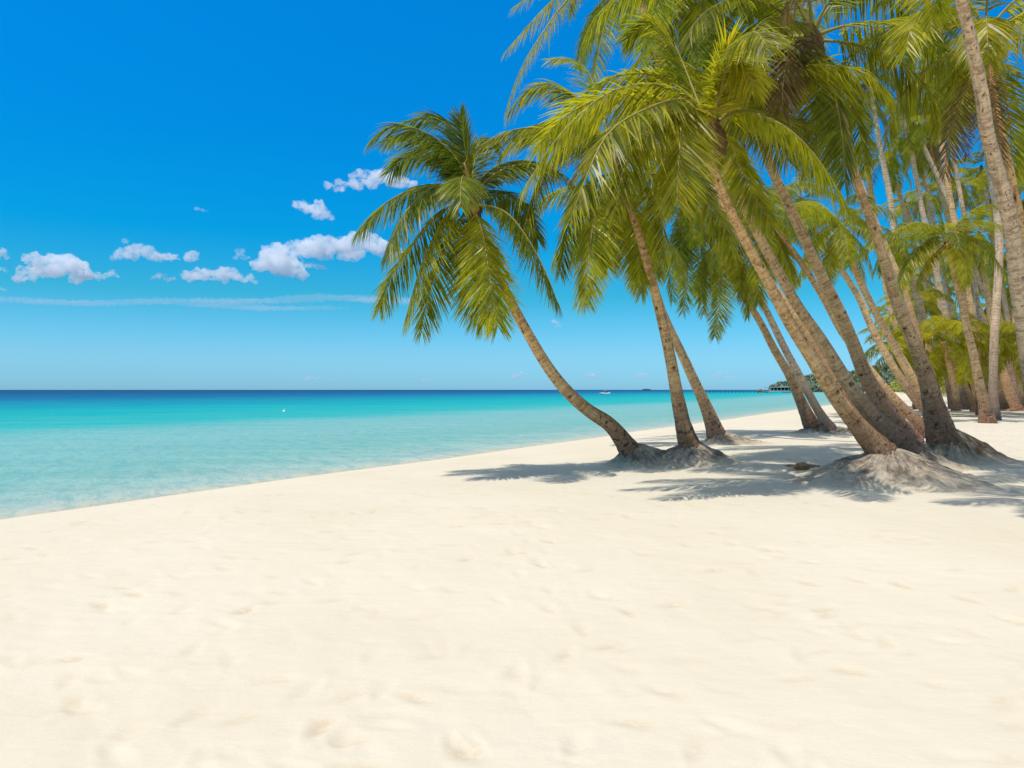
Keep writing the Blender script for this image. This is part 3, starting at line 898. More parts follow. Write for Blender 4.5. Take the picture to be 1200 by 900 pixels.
# --- the big pair in the middle
BIG = dict(kind='olive', fine=True)
palm("coconut_palm", [(1034, 531), (1008, 502), (977, 462), (951, 420), (926, 380), (900, 330), (876, 286), (851, 236), (833, 192), (826, 172)], (35, 16.5, 12), 0.56,
     "thickest front palm, broad brown trunk leaning far left out of the largest root mound", crown=(836, 155), mound=(0.70, 2.3, 1.9, 0.15, -0.05),
     nrand=5, emin=22, emax=75, seed=34, lean=-2.4, size=0.9, **BIG, D=None,
     fronds=[
         ([(818, 120), (797, 66), (776, 27), (752, 28), (735, 46)], 0.9, dict(droop=0.9)),
         ([(812, 112), (765, 97), (720, 104), (680, 132), (648, 168), (612, 224)], -0.5, dict(Lmax=0.80)),
         ([(818, 118), (797, 114), (756, 128), (713, 153), (690, 200), (668, 258)], -1.6, dict(Lmax=0.78)),
         ([(812, 120), (800, 135), (796, 180), (793, 238)], -1.2, dict(kind='yellow', droop=0.5)),
         ([(848, 135), (868, 128), (898, 137), (930, 155), (965, 195), (996, 246)], -1.0, dict(Lmax=0.80)),
         ([(852, 158), (868, 195), (890, 240), (905, 264)], 1.0, dict(Lmax=0.6)),
         ([(840, 118), (849, 64), (858, 46), (872, 70), (882, 104)], -0.9, dict(kind='yellow', Lmax=0.75)),
         ([(822, 135), (770, 140), (735, 185), (722, 240)], -1.0),
     ])
palm("coconut_palm", [(1052, 517), (1026, 491), (994, 450), (964, 401), (933, 356), (907, 310), (881, 260), (860, 216), (846, 187), (838, 172)], (33, 15.5, 11), 0.62,
     "broad palm tight behind and parallel to the thickest front palm, trunks touching near the crown", crown=(843, 158),
     nrand=8, emin=25, emax=80, seed=37, lean=-1.6, size=0.95, **BIG, mound=(0.58, 1.1, 1.5, 0.35),
     fronds=[([(856, 140), (890, 122), (935, 145), (955, 205)], 1.0), ([(835, 125), (815, 80), (790, 70), (768, 100)], 1.2)])

# --- tall ones right of the pair
palm("coconut_palm", [(1057, 508), (1038, 481), (1015, 441), (1001, 406), (986, 370), (961, 320), (941, 276), (922, 236), (905, 200), (886, 140), (866, 96), (849, 50), (838, 8), (830, -22)], (30, 15, 10), 0.5,
     "tall palm with dark notched bark, next right of the thick front pair", crown=(828, -28),
     mound=(0.5, 1.0, 1.2, 0.2), kind='olive', fine=True, nrand=15, emin=-45, emax=60, seed=41, lean=-3.0, dead=4,
     fronds=[([(840, -25), (862, -15), (885, 30), (900, 95)], -0.6, dict(kind='deep')), ([(815, -22), (800, 5), (796, 55), (800, 90)], 0.4, dict(kind='dead', gap=0.2))])
palm("coconut_palm", [(1084, 502), (1052, 472), (1022, 437), (1002, 410), (984, 385), (960, 341), (934, 301), (915, 276), (901, 259)], (18, 10, 7), 0.40,
     "thin palm crossing low behind the tall dark notched trunk and leaning left", crown=(894, 250),
     kind='olive', nrand=17, emin=-60, emax=70, seed=44, size=0.9, fine=True,
     fronds=[([(898, 262), (915, 285), (935, 330)], 0.5, dict(Lmax=0.7))])
palm("coconut_palm", [(1092, 492), (1076, 457), (1051, 411), (1031, 376), (1011, 336), (999, 308), (985, 272)], (19, 11, 8), 0.30,
     "smooth light brown palm between the dark notched trunk and the pale flaking trunk", crown=(981, 262),
     kind='olive', nrand=20, emin=-60, emax=75, seed=47, size=0.95, fine=True)
palm("coconut_palm", [(1094, 487), (1072, 467), (1042, 422), (1021, 383), (1007, 350), (983, 311), (962, 282), (942, 246)], (15, 9.5, 7), 0.25,
     "slender palm half hidden behind the smooth light brown trunk, parting from it leftwards higher up", crown=(938, 236),
     kind='olive', nrand=19, emin=-60, emax=75, seed=49, size=0.9, lean=0.8, fine=True)
palm("coconut_palm", [(1101, 503), (1093, 472), (1082, 431), (1068, 396), (1051, 356), (1040, 321), (1030, 286), (1018, 251), (1005, 216), (996, 180), (988, 140), (974, 100), (957, 60)], (34, 14, 8), 0.8,
     "tall palm with pale flaking bark on a high brown cone of roots", crown=(952, 46),
     mound=(0.85, 1.15, 1.8, 0.25, 0, M_ROOT), kind='olive', fine=True, nrand=15, emin=-22, emax=75, seed=53, lean=-3.0, dead=0,
     fronds=[([(958, 60), (975, 100), (987, 160), (990, 215)], -0.8, dict(kind='deep')), ([(945, 55), (930, 80), (925, 120)], -1.0, dict(Lmax=0.7))])
palm("coconut_palm", [(1098, 478), (1081, 447), (1070, 411), (1063, 386), (1059, 352), (1054, 322), (1050, 295), (1044, 238), (1037, 200), (1031, 170), (1026, 140), (1020, 102)], (16, 9, 6), 0.30,
     "tall whitish-barked palm crossing behind the palm on the brown root cone", crown=(1018, 92), kind='deep', nrand=16, dead=4, emin=-48, emax=80, seed=57,
     mat=M_TRUNKP, nuts=5, nutmat=M_NUTB, spear=True, fine=True)
palm("coconut_palm", [(1094, 476), (1081, 464), (1068, 436), (1060, 407), (1048, 375), (1036, 322), (1028, 275), (1019, 216), (1010, 150), (1006, 128)], (15, 9.5, 7), 0.25,
     "thin purplish palm with dead brown fronds, left of the whitish-barked palm", crown=(1005, 120), kind='olive', nrand=20, emin=-48, emax=70, seed=59, dead=4)
palm("coconut_palm", [(1100, 482), (1094, 450), (1086, 408), (1080, 371), (1072, 338), (1062, 310), (1054, 290)], (20, 13, 9), 0.22,
     "smooth tan palm emerging right of the pale flaking trunk, crown at mid height", crown=(1050, 280), kind='olive', nrand=20, emin=-60, emax=75, seed=61, size=0.9)
palm("coconut_palm", [(1142, 481), (1131, 452), (1117, 430), (1104, 408), (1089, 384), (1078, 366)], (11, 7, 5), 0.15,
     "short palm whose thin pale trunk curves left near the ground before bright foliage", crown=(1073, 354), kind='yellow', nrand=20, emin=-60, emax=75, seed=63, size=0.95)
palm("coconut_palm", [(1157, 493), (1153, 472), (1145, 437), (1139, 408), (1132, 380), (1125, 346), (1117, 312), (1112, 296)], (20, 11, 9), 0.15,
     "upright light brown palm with full round crown and brown fibrous heart, inside the grove", crown=(1110, 284), kind='olive', nrand=17, emin=-45, emax=80, seed=67,
     nuts=5, nutmat=M_NUTB, fine=True,
     fronds=[([(1120, 276), (1135, 275), (1158, 292), (1182, 325)], -1.0, dict(Lmax=0.80)), ([(1100, 268), (1080, 262), (1055, 270), (1035, 300)], -0.8),
             ([(1102, 276), (1085, 282), (1065, 310), (1048, 345)], -1.0), ([(1106, 262), (1098, 235), (1085, 225)], 0.5, dict(Lmax=0.6)),
             ([(1120, 290), (1128, 310), (1130, 340)], -1.0, dict(Lmax=0.6))])
palm("coconut_palm", [(1166, 490), (1164, 462), (1164, 430), (1165, 400), (1168, 350), (1171, 300), (1169, 255), (1163, 215), (1157, 175), (1147, 130), (1140, 105)], (14, 11, 8), 0.15,
     "straight palm with long withered brown fronds hanging from its high crown", crown=(1138, 92), kind='olive', nrand=20, emin=-50, emax=80, seed=71, dead=7, mat=M_TRUNKP,
     fronds=[([(1135, 105), (1132, 140), (1133, 185)], -0.4, dict(kind='dead', droop=0.3, gap=0.2)), ([(1128, 104), (1115, 120), (1108, 150)], -0.6, dict(kind='dead', gap=0.25))])
palm("coconut_palm", [(1226, 530), (1212, 450), (1202, 388), (1194, 335), (1187, 276), (1178, 235), (1168, 195), (1157, 155), (1150, 112), (1142, 70), (1134, 32), (1126, 0), (1119, -35)], (38, 22, 15.5), 0.2,
     "tall palm at the right edge, light ringed trunk running out of the top", crown=(1112, -60), kind='olive', fine=True, nrand=11, emin=28, emax=75, seed=73, mat=M_TRUNKP, lean=-4.0, size=0.72, dead=0, D=15.0)
palm("coconut_palm", [(1226, 505), (1218, 420), (1209, 340), (1200, 281), (1190, 231), (1178, 176), (1166, 126), (1158, 68)], (22, 13, 9), 0.2,
     "darker palm directly behind the light ringed right-edge trunk, green coconuts under its crown", crown=(1155, 48), kind='olive', fine=True, nrand=13, dead=2, emin=-8, emax=75, seed=79, nuts=8, nutmat=M_NUTG, D=18.0, lean=-3.0, size=0.8)
palm("coconut_palm", [(1217, 478), (1197, 434), (1185, 405), (1173, 381), (1164, 350), (1152, 324)], (16, 10, 8), 0.15,
     "upper of two left-leaning palms at the right edge, crown behind the straight trunk", crown=(1148, 312), kind='olive', nrand=20, emin=-55, emax=75, seed=83, mound=(0.3, 1.6, 1.6, -0.3))
palm("coconut_palm", [(1206, 470), (1194, 451), (1180, 421), (1171, 397), (1163, 372)], (14, 9, 7), 0.12,
     "lower of two left-leaning palms at the right edge, small yellowish crown", crown=(1159, 360), kind='yellow', nrand=18, emin=-50, emax=75, seed=89, size=0.85)
palm("coconut_palm", [(1186, 480), (1179, 453), (1171, 421), (1166, 396), (1158, 350), (1150, 290)], (26, 9, 7), 0.15,
     "palm with a wide dark swollen foot, just right of the straight trunk", crown=(1147, 275), kind='olive', nrand=20, emin=-55, emax=75, seed=97, size=0.9)
palm("coconut_palm", [(1040, 506), (1004, 480), (974, 440), (948, 395), (906, 335), (872, 285), (838, 228), (803, 150), (777, 88), (760, 40), (750, 0), (744, -25)], (16, 10, 8), 0.5,
     "tall palm hidden behind the thick front pair, its long fronds hanging in at the top", crown=(742, -35), kind='olive', nrand=10, emin=-30, emax=45, seed=101, D=29.0,
     fronds=[([(705, -40), (648, 0), (613, 37), (592, 61)], -0.5, dict(kind='yellow', droop=1.3)), ([(712, -36), (664, 0), (635, 40), (610, 80), (592, 132)], -1.5, dict(kind='yellow', droop=1.3)),
             ([(726, -28), (714, 5), (706, 40), (693, 102)], -1.2), ([(690, -55), (640, -30), (610, 5), (600, 10)], 0.5, dict(droop=1.0))])

# --- further back in the grove
BACK = "palms deep in the sunlit grove"
back = [
    ((1128, 471), (1119, 400), 12, 'yellow', "stubby palm with thick pale trunk, far back beside the curved thin trunk"),
    ((1110, 471), (1090, 415), 8, 'yellow', "thin leaning young palm far back, just right of the pale flaking trunk"),
    ((1098, 475), (1086, 232), 11, 'olive', "tall background palm whose crown fills the gap above the upright round-crowned palm"),
    ((1137, 475), (1126, 225), 10, 'olive', "background palm with crown just above and behind the upright round-crowned palm"),
    ((1150, 477), (1092, 172), 10, 'deep', "dark-leaved background palm high between the whitish trunk and the straight one"),
    ((1172, 480), (1072, 150), 10, 'olive', "background palm with crown directly right of the whitish palm's crown"),
    ((1180, 474), (1186, 300), 11, 'olive', "background palm with crown against the right-edge trunks at mid height"),
    ((1196, 472), (1178, 395), 9, 'yellow', "small yellow-green palm low at the right behind the leaning pair"),
    ((1228, 482), (1226, 140), 14, 'olive', "palm just outside the right edge, its fronds reaching in beside the tall ringed trunk"),
    ((1240, 478), (1212, 235), 12, 'deep', "palm at the far right with dark fronds reaching in below the patch of blue sky"),
    ((1160, 473), (1140, 392), 9, 'yellow', "small yellow-green palm low behind the upright light brown trunk"),
    ((1100, 480), (1040, 60), 10, 'olive', "tall background palm with crown at the top of the view left of the ringed trunk"),
    ((1130, 485), (1078, 40), 11, 'deep', "tall dark-leaved palm at the top of the view directly left of the ringed trunk"),
    ((1070, 485), (930, 30), 10, 'olive', "tall background palm with crown at the top, left of the pale flaking palm's"),
    ((1075, 488), (890, -20), 11, 'olive', "tall background palm at the top of the view above the big arching frond"),
]
for i, (b_, c_, w_, kd, lab) in enumerate(back):
    (bx, by), (tx, ty) = b_, c_
    bx += 20; b_ = (bx, by)
    mid = (bx + (tx - bx) * 0.38 + (-4 if tx < bx else 3), by + (ty - by) * 0.5)
    palm("coconut_palm", [b_, (bx + (tx - bx) * 0.14, by + (ty - by) * 0.25), mid, (bx + (tx - bx) * 0.72, by + (ty - by) * 0.78), c_], (w_ * 1.15, w_ * 0.75, w_ * 0.58), 0.12,
         lab, crown=(tx, ty - 5), kind=kd, nrand=18, emin=-64 if ty > 120 else -40, emax=78, seed=200 + i, group=BACK, size=0.85, dead=(2, 0, 1)[i % 3],
         stalk=False, mat=M_TRUNKP if i % 2 else M_TRUNK)

deep = [(1075, 473, 1066, 330), (1090, 472, 1080, 290), (1105, 473, 1098, 345), (1118, 474, 1108, 210), (1126, 472, 1140, 335), (1140, 473, 1122, 300),
        (1152, 473, 1160, 240), (1168, 474, 1150, 200), (1183, 473, 1176, 345), (1196, 474, 1192, 255), (1210, 473, 1206, 330), (1222, 474, 1196, 190),
        (1112, 471, 1060, 240), (1105, 478, 1062, 118), (1125, 479, 1088, 165), (1135, 480, 1100, 95), (1090, 478, 1040, 185), (1146, 471, 1152, 380), (1072, 470, 1045, 372)]
for i, (bx, by, tx, ty) in enumerate(deep):
    bx += 26
    palm("coconut_palm", [(bx, by), (bx + (tx - bx) * 0.2 - 2, by + (ty - by) * 0.3), (bx + (tx - bx) * 0.55 - 2, by + (ty - by) * 0.65), (tx, ty)], (9, 6.5, 5), 0.1,
         "slender background palm, one of many lost among each other deep in the sunlit grove", crown=(tx, ty - 4), kind=('yellow', 'olive', 'yellow')[i % 3], nrand=16, emin=-60,
         emax=78, seed=300 + i, group="slender palms at the very back of the grove", size=1.15, stalk=False, mat=M_TRUNKP if i % 2 else M_TRUNK)

young = [(1074, 474, 1058, 408, "short young palm between the smooth light brown trunk and the pale flaking trunk"),
         (1098, 473, 1082, 418, "short young palm with yellow leaves right behind the pale flaking trunk"),
         (1122, 474, 1106, 400, "short young palm right behind the curved thin trunk"),
         (1146, 473, 1134, 420, "short young palm low behind the upright light brown trunk"),
         (1176, 474, 1158, 408, "short young palm low behind the straight trunk"),
         (1200, 473, 1186, 424, "short young palm low at the right by the dark swollen foot"),
         (1222, 474, 1204, 404, "short young palm cut by the right edge, lowest crown there")]
for i, (bx, by, tx, ty, lab) in enumerate(young):
    palm("young_palm", [(bx, by), (bx + (tx - bx) * 0.3 - 1, by + (ty - by) * 0.4), (tx, ty)], (10, 8, 7), 0.1, lab, crown=(tx, ty - 3), kind='yellow', nrand=17,
         emin=-30, emax=82, seed=500 + i, group="young palms at the back of the grove", size=(1.1, 0.9, 1.2, 0.85, 1.1, 0.9, 1.2)[i], stalk=False, D=(62, 70, 58, 74, 64, 78, 60)[i], cat="young palm", heart=False)

# ------------------------------------------------------------------ small things on the sand
def husk(px, py, lab):
    D = solve_depth(px, py, 0.02); X = (px - CX) / F * D
    z = float(terrain(X, D))
    root = empty("coconut_husk", (X, D, z))
    tag(root, lab, "coconut husk")
    bm = bmesh.new(); bmesh.ops.create_icosphere(bm, subdivisions=4, radius=1)
    V = np.array([v.co[:] for v in bm.verts]); Fc = np.array([[v.index for v in f.verts] for f in bm.faces], np.int32); bm.free()
    k = 1 + 0.25 * vnoise(V[:, 0] * 3 + 9, V[:, 2] * 3 + V[:, 1] * 2, 4) + 0.12 * vnoise(V[:, 1] * 9, V[:, 2] * 9 + V[:, 0] * 5, 6)
    V = V * k[:, None] * np.array([0.17, 0.13, 0.11]) + np.array([0, 0, 0.06])
    mesh_obj("shell", V, Fc, [M_HUSK], root)
    # frayed fibre round it
    rg = np.random.default_rng(3); Vs = []; Qs = []; off = 0
    for i in range(60):
        a = rg.uniform(0, 6.28); r0 = rg.uniform(0.1, 0.2)
        p0 = np.array([math.cos(a) * r0, math.sin(a) * r0 * 0.8, 0.05]); d = np.array([math.cos(a + rg.normal(0, 0.5)), math.sin(a + rg.normal(0, 0.5)), -0.08])
        P = np.array([p0 + d * t + np.array([0, 0, 0.05 * math.sin(3 * t * 3)]) for t in np.linspace(0, rg.uniform(0.1, 0.3), 6)])
        v, q, t_, _ = tube(P, np.full(6, 0.008), 4); Vs.append(v); Qs.append(q + off); off += len(v)
    mesh_obj("husk_fibre", np.vstack(Vs), np.vstack(Qs).astype(np.int32), [M_HUSK], root)


husk(940, 549, "weathered brown coconut husk lying on the sand left of the large root mound")

# ------------------------------------------------------------------ far shore
M_HILL = simple_mat("hill_earth", (0.055, 0.07, 0.045), 0.95, 0.05, 0.4, 0.05)
M_ROCK = simple_mat("shore_rock", (0.16, 0.145, 0.13), 0.9, 0.1, 0.5, 0.4)
M_WHITE = simple_mat("white_paint", (0.80, 0.79, 0.76), 0.5, 0.3, 0.06, 2)
M_DARKW = simple_mat("dark_wet_timber", (0.05, 0.045, 0.045), 0.8, 0.2, 0.3, 3)
M_BLUE = simple_mat("blue_hull_paint", (0.03, 0.09, 0.20), 0.4, 0.4, 0.1, 2)
M_THATCH = simple_mat("grey_thatch", (0.40, 0.37, 0.33), 0.95, 0.05, 0.3, 2)


def hill_h(X, Y):
    px = CX + X / Y * F
    prof = np.interp(px, [893, 903, 914, 930, 952, 985, 1004, 1030, 1060, 1110, 1200, 1400], [0, 0.5, 6, 9, 17, 23, 21, 28, 36, 44, 50, 40])
    d = np.clip((Y - (760 + 0.3 * np.maximum(0, 1000 - px))) / 330, 0, 1)
    return prof * np.sin(d * np.pi / 2) ** 1.1 * np.where(Y > 1250, np.clip(1 - (Y - 1250) / 500, 0, 1), 1)


def build_far_land():
    xs = np.linspace(250, 1100, 120); ys = np.linspace(740, 1750, 90)
    X, Y = np.meshgrid(xs, ys)
    Z = hill_h(X, Y); Z = Z * (1 + 0.35 * fbm(X * 0.02, Y * 0.02, 5, 3)) - 0.4
    n, m = X.shape
    V = np.stack([X, Y, Z], -1).reshape(-1, 3)
    i = np.arange(n - 1)[:, None] * m; j = np.arange(m - 1)[None]
    q = np.stack([i + j, i + j + 1, i + m + j + 1, i + m + j], -1).reshape(-1, 4)
    o = mesh_obj("hills", V, q.astype(np.int32), [M_HILL]); o["kind"] = "structure"
    # beach strip of the far bay
    # woods: many crowns of loose leaf faces, one mass
    rg = np.random.default_rng(9)
    C = []; Rd = []; Yl = []
    while len(C) < 2300:
        x = rg.uniform(290, 760); y = rg.uniform(770, 1300)
        h = float(hill_h(np.array(x), np.array(y)))
        if h < 1.0: continue
        px = CX + x / y * F
        if px > 1230: continue
        r = rg.uniform(2.6, 5.2) * (1.35 if rg.random() < 0.05 else 1)
        C.append((x, y, h * (1 + 0.35 * float(fbm(np.array(x * 0.02), np.array(y * 0.02), 5, 3))) + r * rg.uniform(0.45, 1.0))); Rd.append(r); Yl.append(0.0 if rg.random() < 0.8 else 0.35)
    while len(C) < 3300:                                   # the palm belt along the shore
        y = rg.uniform(330, 900) ; uu = rg.uniform(14, 60) + 0.02 * y
        x = float(shore_x(y)) + uu * 1.145
        px = CX + x / y * F
        if px > 1260 or px < 985: continue
        r = rg.uniform(1.8, 3.4)
        C.append((x, y, 0.5 + r + rg.uniform(0.5, 7.5) * min(1, uu / 40))); Rd.append(r); Yl.append(rg.uniform(0.5, 1.0))
    while len(C) < 4100:
        y = rg.uniform(120, 330); uu = rg.uniform(22, 75)
        x = float(shore_x(y)) + uu * 1.145
        px = CX + x / y * F
        if px > 1300 or px < 1060: continue
        r = rg.uniform(1.4, 2.8)
        C.append((x, y, 0.6 + r + rg.uniform(0.0, 8.5) * min(1, uu / 40))); Rd.append(r); Yl.append(rg.uniform(0.6, 1.0))
    C = np.array(C); Rd = np.array(Rd); Yl = np.array(Yl)
    K = 58
    m = len(C)
    d = norm(rg.normal(0, 1, (m, K, 3))); rad = rg.random((m, K, 1)) ** 0.4
    pos = C[:, None] + d * rad * Rd[:, None, None] * np.array([1.0, 1.0, 0.9])
    sz = Rd[:, None, None] * rg.uniform(0.22, 0.42, (m, K, 1))
    e1 = norm(rg.normal(0, 1, (m, K, 3))); e2 = norm(np.cross(e1, rg.normal(0, 1, (m, K, 3))))
    T = np.stack([pos + e1 * sz, pos - e1 * sz * 0.6 + e2 * sz * 0.8, pos - e1 * sz * 0.5 - e2 * sz * 0.8], 2).reshape(-1, 3)
    fc = np.arange(len(T)).reshape(-1, 3).astype(np.int32)
    o = mesh_obj("woods", T, fc, [M_FOREST], smooth=False)
    lv = np.clip(np.repeat(np.repeat(rg.random(m), K) * 0.55 + rg.random(m * K) * 0.45, 3), 0, 1)
    attr(o.data, 'lv', lv); attr(o.data, 'lt', np.repeat(Yl, K * 3))
    tag(o, "mass of trees and palms covering the far headland and hillside", "woods", kind="stuff")


build_far_land()


def box(V, Q, c, s, rz=0.0):
    c = np.array(c, float); s = np.array(s, float) / 2
    p = np.array([[-1, -1, -1], [1, -1, -1], [1, 1, -1], [-1, 1, -1], [-1, -1, 1], [1, -1, 1], [1, 1, 1], [-1, 1, 1]]) * s
    r = np.array([[math.cos(rz), -math.sin(rz), 0], [math.sin(rz), math.cos(rz), 0], [0, 0, 1]])
    o = sum(len(v) for v in V)
    V.append(p @ r.T + c)
    Q.append(np.array([[0, 3, 2, 1], [4, 5, 6, 7], [0, 1, 5, 4], [1, 2, 6, 5], [2, 3, 7, 6], [3, 0, 4, 7]]) + o)


def boxes(name, items, mat, root):
    V, Q = [], []
    for it in items: box(V, Q, *it)
    return mesh_obj(name, np.vstack(V), np.vstack(Q).astype(np.int32), [mat], root, smooth=False)


# pier standing in the sea off the headland
D = 620.0
x0, x1 = (822 - CX) / F * D, (893 - CX) / F * D
pier = tag(empty("pier", ((x0 + x1) / 2, D, 0)), "long low dark pier on posts standing in the sea left of the headland", "pier")
Lp = x1 - x0
boxes("deck", [((0, 0, 1.15), (Lp, 2.2, 0.28))], M_DARKW, pier)
for k in range(17):
    boxes("post", [((-Lp / 2 + 0.5 + k * (Lp - 1) / 16, -0.8, 0.0), (0.5, 0.5, 2.4))], M_DARKW, pier)

# open-sided beach house on stilts at the tip of the headland
D = 640.0
xc = (914 - CX) / F * D
hut = tag(empty("beach_house", (xc, D, 0)), "low white open-sided house with a flat roof on stilts at the headland's tip", "beach house")
boxes("floor", [((0, 0, 1.2), (19, 6, 0.4))], M_WHITE, hut)
boxes("roof", [((-0.5, 0, 4.4), (22, 7.5, 0.45)), ((3.5, 0, 4.95), (8, 5, 0.6))], M_THATCH, hut)
for k in range(7):
    boxes("post", [((-9 + k * 3, -2.6, 1.8), (0.4, 0.4, 4.8))], M_WHITE, hut)
boxes("back_wall", [((1.5, 2.4, 2.8), (15, 0.3, 2.8))], M_DARKW, hut)
boxes("railing", [((0, -2.9, 2.1), (19, 0.12, 0.15)), ((0, -2.9, 1.7), (19, 0.12, 0.12))], M_WHITE, hut)

def rock(px, D, w, h, lab):
    X = (px - CX) / F * D
    bm = bmesh.new(); bmesh.ops.create_icosphere(bm, subdivisions=4, radius=1)
    V = np.array([v.co[:] for v in bm.verts]); Fc = np.array([[v.index for v in f.verts] for f in bm.faces], np.int32); bm.free()
    s = int(px)
    k = 1 + 0.5 * fbm(V[:, 0] * 2.5 + 9 + s, V[:, 2] * 2.5 + V[:, 1] * 1.7, s, 4)
    V = V * k[:, None] * np.array([w / 2, w / 3, h])
    o = mesh_obj("shore_rock", V, Fc, [M_ROCK], smooth=False, loc=(X, D, 0))
    tag(o, lab, "rock", "rocks at the tip of the headland")


rock(892, 650, 9, 2.6, "low dark rock furthest out, left of the white beach house")
rock(901, 628, 5, 1.2, "small pale rock in the water in front of the beach house's left end")
rock(922, 622, 6, 1.0, "flat rock in the water in front of the beach house's right end")
rock(936, 618, 9, 1.6, "wide low rock by the trees, right of the beach house")

# far islet on the skyline
o = None
bm = bmesh.new(); bmesh.ops.create_icosphere(bm, subdivisions=4, radius=1)
V = np.array([v.co[:] for v in bm.verts]); Fc = np.array([[v.index for v in f.verts] for f in bm.faces], np.int32); bm.free()
V = V * (1 + 0.4 * fbm(V[:, 0] * 3 + 4, V[:, 1] * 3, 8, 3))[:, None] * np.array([26, 14, 7])
o = mesh_obj("islet", V, Fc, [M_HILL], loc=((757 - CX) / F * 4200, 4200, 0)); o["kind"] = "structure"

# outrigger boat
D = 430.0
bx = (709 - CX) / F * D
boat = tag(empty("outrigger_boat", (bx, D, 0)), "small white outrigger boat with dark cabin far out on the blue water", "boat")
boat.rotation_euler = (0, 0, 0.35)
xs = np.linspace(-3.0, 3.0, 15)
rings = []
for x in xs:
    b_ = 0.55 * (1 - abs(x / 3.05) ** 2.5); top = 0.75 + 0.35 * abs(x / 3) ** 2.5
    rings.append([(x, -b_, top), (x, -b_ * 0.75, 0.2), (x, 0, -0.15 + 0.4 * abs(x / 3) ** 4), (x, b_ * 0.75, 0.2), (x, b_, top), (x, b_ * 0.9, top - 0.15), (x, -b_ * 0.9, top - 0.15)])
V = np.array(rings).reshape(-1, 3); m = 7
i = np.arange(14)[:, None] * m; j = np.arange(m)[None]; j2 = (j + 1) % m
mesh_obj("hull", V, np.stack([i + j, i + j2, i + m + j2, i + m + j], -1).reshape(-1, 4).astype(np.int32), [M_WHITE], boat)
boxes("cabin", [((0.6, 0, 1.15), (1.8, 0.8, 0.9))], M_BLUE, boat)
boxes("roof", [((0.6, 0, 1.72), (2.4, 1.2, 0.12))], M_WHITE, boat)
P = np.array([(0.2, 0, t) for t in np.linspace(0.6, 4.2, 8)]); v, q, t_, _ = tube(P, np.linspace(0.07, 0.03, 8), 6)
mesh_obj("mast", v, [q, t_], [M_WHITE], boat)
for s in (-1, 1):
    P = np.array([(x, s * 2.1, 0.12 + 0.05 * abs(x) ** 1.3) for x in np.linspace(-2.6, 2.6, 14)]); v, q, t_, _ = tube(P, np.full(14, 0.1), 8)
    fl = mesh_obj("outrigger", v, [q, t_], [M_WHITE], boat)
    for xx in (-1.5, 1.4):
        P = np.array([(xx, s * y, 0.95 - 0.75 * (y / 2.1) ** 2) for y in np.linspace(0.3, 2.1, 8)]); v, q, t_, _ = tube(P, np.full(8, 0.05), 6)
        mesh_obj("boom", v, [q, t_], [M_WHITE], fl)

# float buoy
D = 2.4 * F / (482.5 - CY)
buoy = tag(empty("buoy", ((333 - CX) / F * D, D, 0)), "small white float buoy alone on the turquoise water at left", "buoy")
buoy.scale = (0.62,) * 3
P = np.array([(0, 0, t) for t in np.linspace(-0.15, 0.28, 10)])
v, q, t_, _ = tube(P, 0.26 * np.sqrt(np.clip(1 - ((np.linspace(-0.15, 0.28, 10) - 0.06) / 0.23) ** 2, 0.02, 1)), 16)
mesh_obj("float", v, [q, t_], [M_WHITE], buoy)
v, q, t_, _ = tube(np.array([(0, 0, 0.25), (0.01, 0, 0.40), (0.02, 0, 0.52)]), np.array([0.05, 0.04, 0.07]), 10)
mesh_obj("top_knob", v, [q, t_], [M_WHITE], buoy)

# ------------------------------------------------------------------ clouds
def cloud_mat(name, dens, feat):
    m, nt, out = new_mat(name); b = NB(nt)
    vp = b.n('ShaderNodeVolumePrincipled')
    vp.inputs['Color'].default_value = (0.995, 0.995, 0.995, 1)
    vp.inputs['Anisotropy'].default_value = 0.0
    vp.inputs['Density'].default_value = dens
    if feat:
     nz = b.noise(b.objco(), feat, 5, 0.62, 0.4)
     b.l(b.math('MULTIPLY', b.ramp(nz, [(0.40, 0.0), (0.62, 1.0)]), dens), vp.inputs['Density'])
    b.l(vp.outputs[0], out.inputs['Volume'])
    return m


M_CLOUD = cloud_mat("cumulus_vapour", 0.036, 0.026)
M_WISP = cloud_mat("thin_vapour", 0.022, 0.03)
M_FAR = cloud_mat("far_cloud_vapour", 0.0045, 0)
M_VEIL = cloud_mat("veil_vapour", 0.0022, 0)


